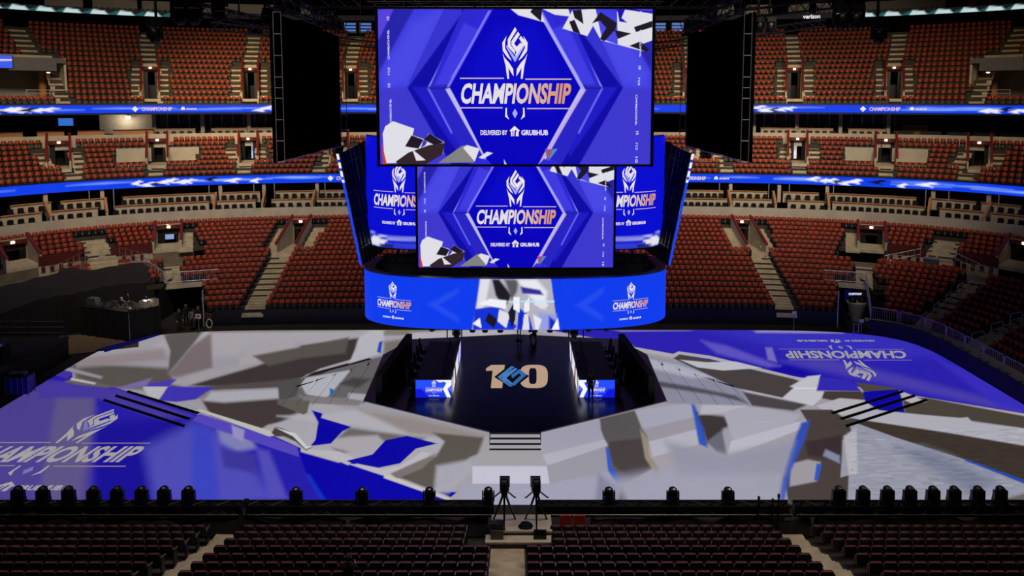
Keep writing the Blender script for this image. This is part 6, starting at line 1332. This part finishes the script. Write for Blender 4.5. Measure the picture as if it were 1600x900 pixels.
rowname = {8:'bottom row at the frame edge', 7:'second row up', 6:'third row up', 5:'fourth row up', 4:'fifth row up'}
seats = []
for k in range(8, -1, -1):
    for x in list(-12.65-np.arange(0, 20)*.5) + list(-1.2-np.arange(0, 20)*.5) + list(.62+np.arange(0, 20)*.5) + list(12.15+np.arange(0, 20)*.5):
        if k <= 2 and -1.75 < x < 1.6: continue
        if k == 7 and False: continue
        px, py = prj(x, NY(k), NZ(k)+.8)
        if px < -25 or px > 1625 or py > 915: continue
        seats.append((k, x, px))
seats.sort(key=lambda q: (-q[0], abs(q[1])))
rowsin = sorted({q[0] for q in seats}, reverse=True); ON = ['bottom row', 'second row up', 'third row up', 'fourth row up', 'fifth row up', 'sixth row up', 'seventh row up', 'eighth row up', 'ninth row up']
for k, x, px in seats:
    if cnt < 300:
        blk = 'left block' if x < -12 else ('centre-left block' if x < 0 else ('centre-right block' if x < 11 else 'right block')); cnt += 1
        a0 = {'left block':-12.65,'centre-left block':-1.2,'centre-right block':.62,'right block':12.15}[blk]; nth = int(abs(x-a0)/.5)+1
        SP.place((x, NY(k), NZ(k)), 0, 'dark seat seen from behind, %s, %s, place %d from the aisle' % (ON[rowsin.index(k)], blk, nth), 'arena seats of the near stand', cat='seat')
    else: rest.append((x, NY(k), NZ(k)))
rest = np.array(rest); print('near seats', cnt, len(rest))
o = inst_mesh('near_arena_seat', NEAR, rest, np.zeros(len(rest)), ['shell', 'redback', 'armr']); o.name = 'arena_seat_rows'; tag(o, 'upper rows of dark seats of the near stand just behind the truss', 'seat', kind='stuff')
X = unY(548, 880, 22.2)[0]
person('person', (-5.35, 21.5, NZ(7)-.05), PI, dict(P_SIT), 'person in dark clothes sitting in the near stand left of the centre aisle', hairm='hair')
# ------------------------------------------------------------------ overhead rig and gallery
def rig(pa, pb, Ya, Yb, lab, w_=.55):
    (xa, za), (xb, zb_) = unY(*pa, Ya), unY(*pb, Yb); r = empty('lighting_truss', (xa, Ya, za), 0, lab, 'truss', 'overhead lighting trusses')
    m = MB(); truss(m, (0,0,0), (xb-xa, Yb-Ya, zb_-za), w_, r=.05); m.build('span', r)
    for t in (.15,.85): MB().tube([((xb-xa)*t,(Yb-Ya)*t,(zb_-za)*t+.2),((xb-xa)*t,(Yb-Ya)*t,(zb_-za)*t+10)], .03, 'blackm', 4).build('hoist_chain', r)
rig((285,8),(440,42), 40, 52, 'dark overhead truss slanting down towards the left side screen'); rig((1165,22),(1330,2), 52, 40, 'dark overhead truss slanting up from the right side screen')
rig((330,40),(600,72), 58, 66, 'long dark truss crossing behind the left side screen'); rig((1010,74),(1290,36), 66, 58, 'long dark truss crossing behind the right side screen'); rig((470,2),(1140,2), 46, 46, 'long dark truss across the top behind the biggest screen', .8)

for k, (px, py, Y, sc, w_) in enumerate(((244,34,44,1.9,'alone above the left aisle'),(284,2,38,1.8,'left of a pair at the top left'),(306,2,38,1.8,'right of a pair at the top left'),(345,10,40,1.3,'on the left truss'),(1312,10,38,1.8,'left of a pair at the top right'),(1334,10,38,1.8,'right of a pair at the top right'),(1371,36,44,1.9,'alone above the right aisle'),(1185,28,50,1.5,'next to the right side screen'),(1202,28,50,1.5,'second from the right side screen'),(420,18,44,1.4,'above the left side screen'),(520,12,46,1.4,'above the gap left of the biggest screen'),(1110,12,46,1.4,'above the gap right of the biggest screen'))):
    X, z = unY(px, py, Y); hang(px, Y, z, 'moving light hanging %s' % w_, sc); MB
    r = empty('light_hanger', (X, Y, z-.02), 0, 'black hanging pipe above the moving light %s' % w_, 'pipe'); MB().tube([(0,0,0),(0,0,2.5)], .08, 'blackm').build('pipe', r); MB().box((0,0,.12), (.7,.3,.22), 'blackm').build('clamp', r)
ga = []
for k, (p0, p1) in enumerate(((70,130),(145,215),(222,270),(297,330),(335,372),(375,412),(416,428),(470,486),(1120,1147),(1165,1206),(1232,1264),(1275,1305),(1350,1476),(1512,1525),(1545,1572),(1585,1620))):
    X, Y, tx, ty = [float(q) for q in at_px(57.6, 30, (p0+p1)/2)]; s0, s1 = s_px(57.6, 30, p0), s_px(57.6, 30, p1)
    MBx = MB(); MBx.box((X, Y, 30.15), (s1-s0, .1, 1.5), 'cream', math.atan2(ty, tx)); struct(MBx, 'gallery_panel')
r_ = random.Random(5)
for half, pxs_ in (('left', range(150, 285, 9)), ('right', list(range(1232, 1264, 8))+list(range(1280, 1306, 8))+list(range(1312, 1480, 9)))):
    for k, px in enumerate(pxs_):
        X, Y, tx, ty = [float(q) for q in at_px(55.1, 29.2, px)]; SC.place((X, Y, 28.75), math.atan2(ty, tx), 'dark chair on the topmost gallery, %s half, number %d from the left' % (half, k+1), 'chairs on the topmost gallery', cat='chair')
band([(54.5,28.75),(58,28.75)], *E_, 'dark', 'gallery_floor')
for s in (-1, 1):                                        # lit blue concourse windows beside the big screen
    for k in range(2):
        px = (548, 572)[k] if s < 0 else (1030, 1058)[k]; X, Y, tx, ty = [float(q) for q in at_px(52.0, 27, px)]
        r = empty('blue_display', (X, Y-.3, 26.75), math.atan2(ty, tx), 'small glowing pale blue display at the back, %s of the big screen, %s one' % ('left' if s < 0 else 'right', ['left','right'][k]), 'display', 'glowing displays at the back')
        MB().box((0,0,.6), (1.6,.1,1.4), 'black').build('housing', r)
        for j in range(3): MB().box((0,-.07,.25+.42*j), (1.4,.04,.2), 'screenb').build('light_strip', r)

# lamps added to brighten the left desks, and lit panels seen through the entrances
def added_lamp(x, y, z, e, lab, col=(1,.85,.7)):
    r = empty('added_lamp', (x, y, z), 0, lab, 'lamp'); MB().tube([(0,0,0),(0,0,.75),(0,-.12,.85)], .015, 'blackm', 5).build('arm', r); MB().lathe([(.07,-.06),(.05,.03),(.0,.05)], (0,-.16,.84), 'blackm', 10).build('shade', r); MB().lathe([(.0,-.075),(.045,-.06)], (0,-.16,.84), 'lamp', 8).build('bulb', r)
    l = bpy.data.lights.new('added_lamp_light', 'POINT'); l.energy = e; l.color = col; l.shadow_soft_size = .06; o = bpy.data.objects.new('added_lamp_light', l); COL.objects.link(o); o.location = (x, y-.16, z+.72)
p = onT(.5, .75); added_lamp(p[0], p[1], 2.27, 30, 'small added lamp on the draped production desk, middle of its rear edge')
p = onT(.12, .75); added_lamp(p[0], p[1], 2.27, 25, 'small added lamp at the right end of the draped production desk')
added_lamp(-34.4, 44.3, 2.3, 14, 'small added lamp on the mixing console at the left frame edge', (.6,.8,1))
for t, i0, px, w_, h_, m_, lab in ((T1, 13, 262, .75, 1.75, 'screenb', 'tall blue and white lit panel seen through the entrance above the left tunnel'), (T2, 3, 389, .7, 1.5, 'screenb', 'lit blue view seen through the middle tier entrance nearest the left side screen'), (T2, 3, 1244, 1.1, 1.7, 'white', 'pale lit wall seen through the middle tier entrance right of the right side screen')):
    q = min((z for a, z, _ in Zp if a is t), key=lambda z: abs(prj(*z['c0'], t.z(i0))[0]-px)); (cx_, cy_), (tx, ty) = q['c0'], q['t']; nx, ny = -ty, tx; D = (q['r1']-q['r0']+.5)*t.db + 1.2
    r = empty('lit_panel', (cx_+nx*D, cy_+ny*D, t.z(i0)), math.atan2(ty, tx), lab, 'panel'); MB().box((0,.06,h_/2+.1), (w_+.1,.08,h_+.1), 'blackm').build('frame', r)
    m = mat('panel_light', (150,185,235) if m_ == 'screenb' else (215,205,215), emit=.7, var=.3, scale=2.5); MB().box((0,0,h_/2+.1), (w_,.04,h_), m).build('panel', r)
q = min((z for a, z, _ in Zp if a is T1), key=lambda z: abs(prj(*z['c0'], 4.65)[0]-262)); l = bpy.data.lights.new('entrance_glow', 'SPOT'); l.energy = 160; l.color = (1,.3,.08); l.spot_size = .7; o = bpy.data.objects.new('entrance_glow', l); COL.objects.link(o); o.location = (q['c0'][0]-q['t'][1]*2.6, q['c0'][1]+q['t'][0]*2.6, 6.6); o.rotation_euler = (-.5, 0, 0)

vs = []; n = 26
for i in range(n):
    for j in range(7):
        u, v = i/(n-1), j/6.; a = Vector(unp(164,551))*(1-u)+Vector(unp(250,524))*u; d = Vector((-.75,.35))*1.3*(1-.55*u)
        vs.append((a.x+d.x*v, a.y+d.y*v, .02+.22*math.sin(PI*v)*(1-u*.6)*(.7+.3*math.sin(i*1.3+j))))
mb = MB(); mb.add(vs, [(i*7+j, (i+1)*7+j, (i+1)*7+j+1, i*7+j+1) for i in range(n-1) for j in range(6)], 'blue'); tag(mb.build('tarp', smooth=True), 'rumpled blue tarp on the floor in front of the draped desk', 'tarp')
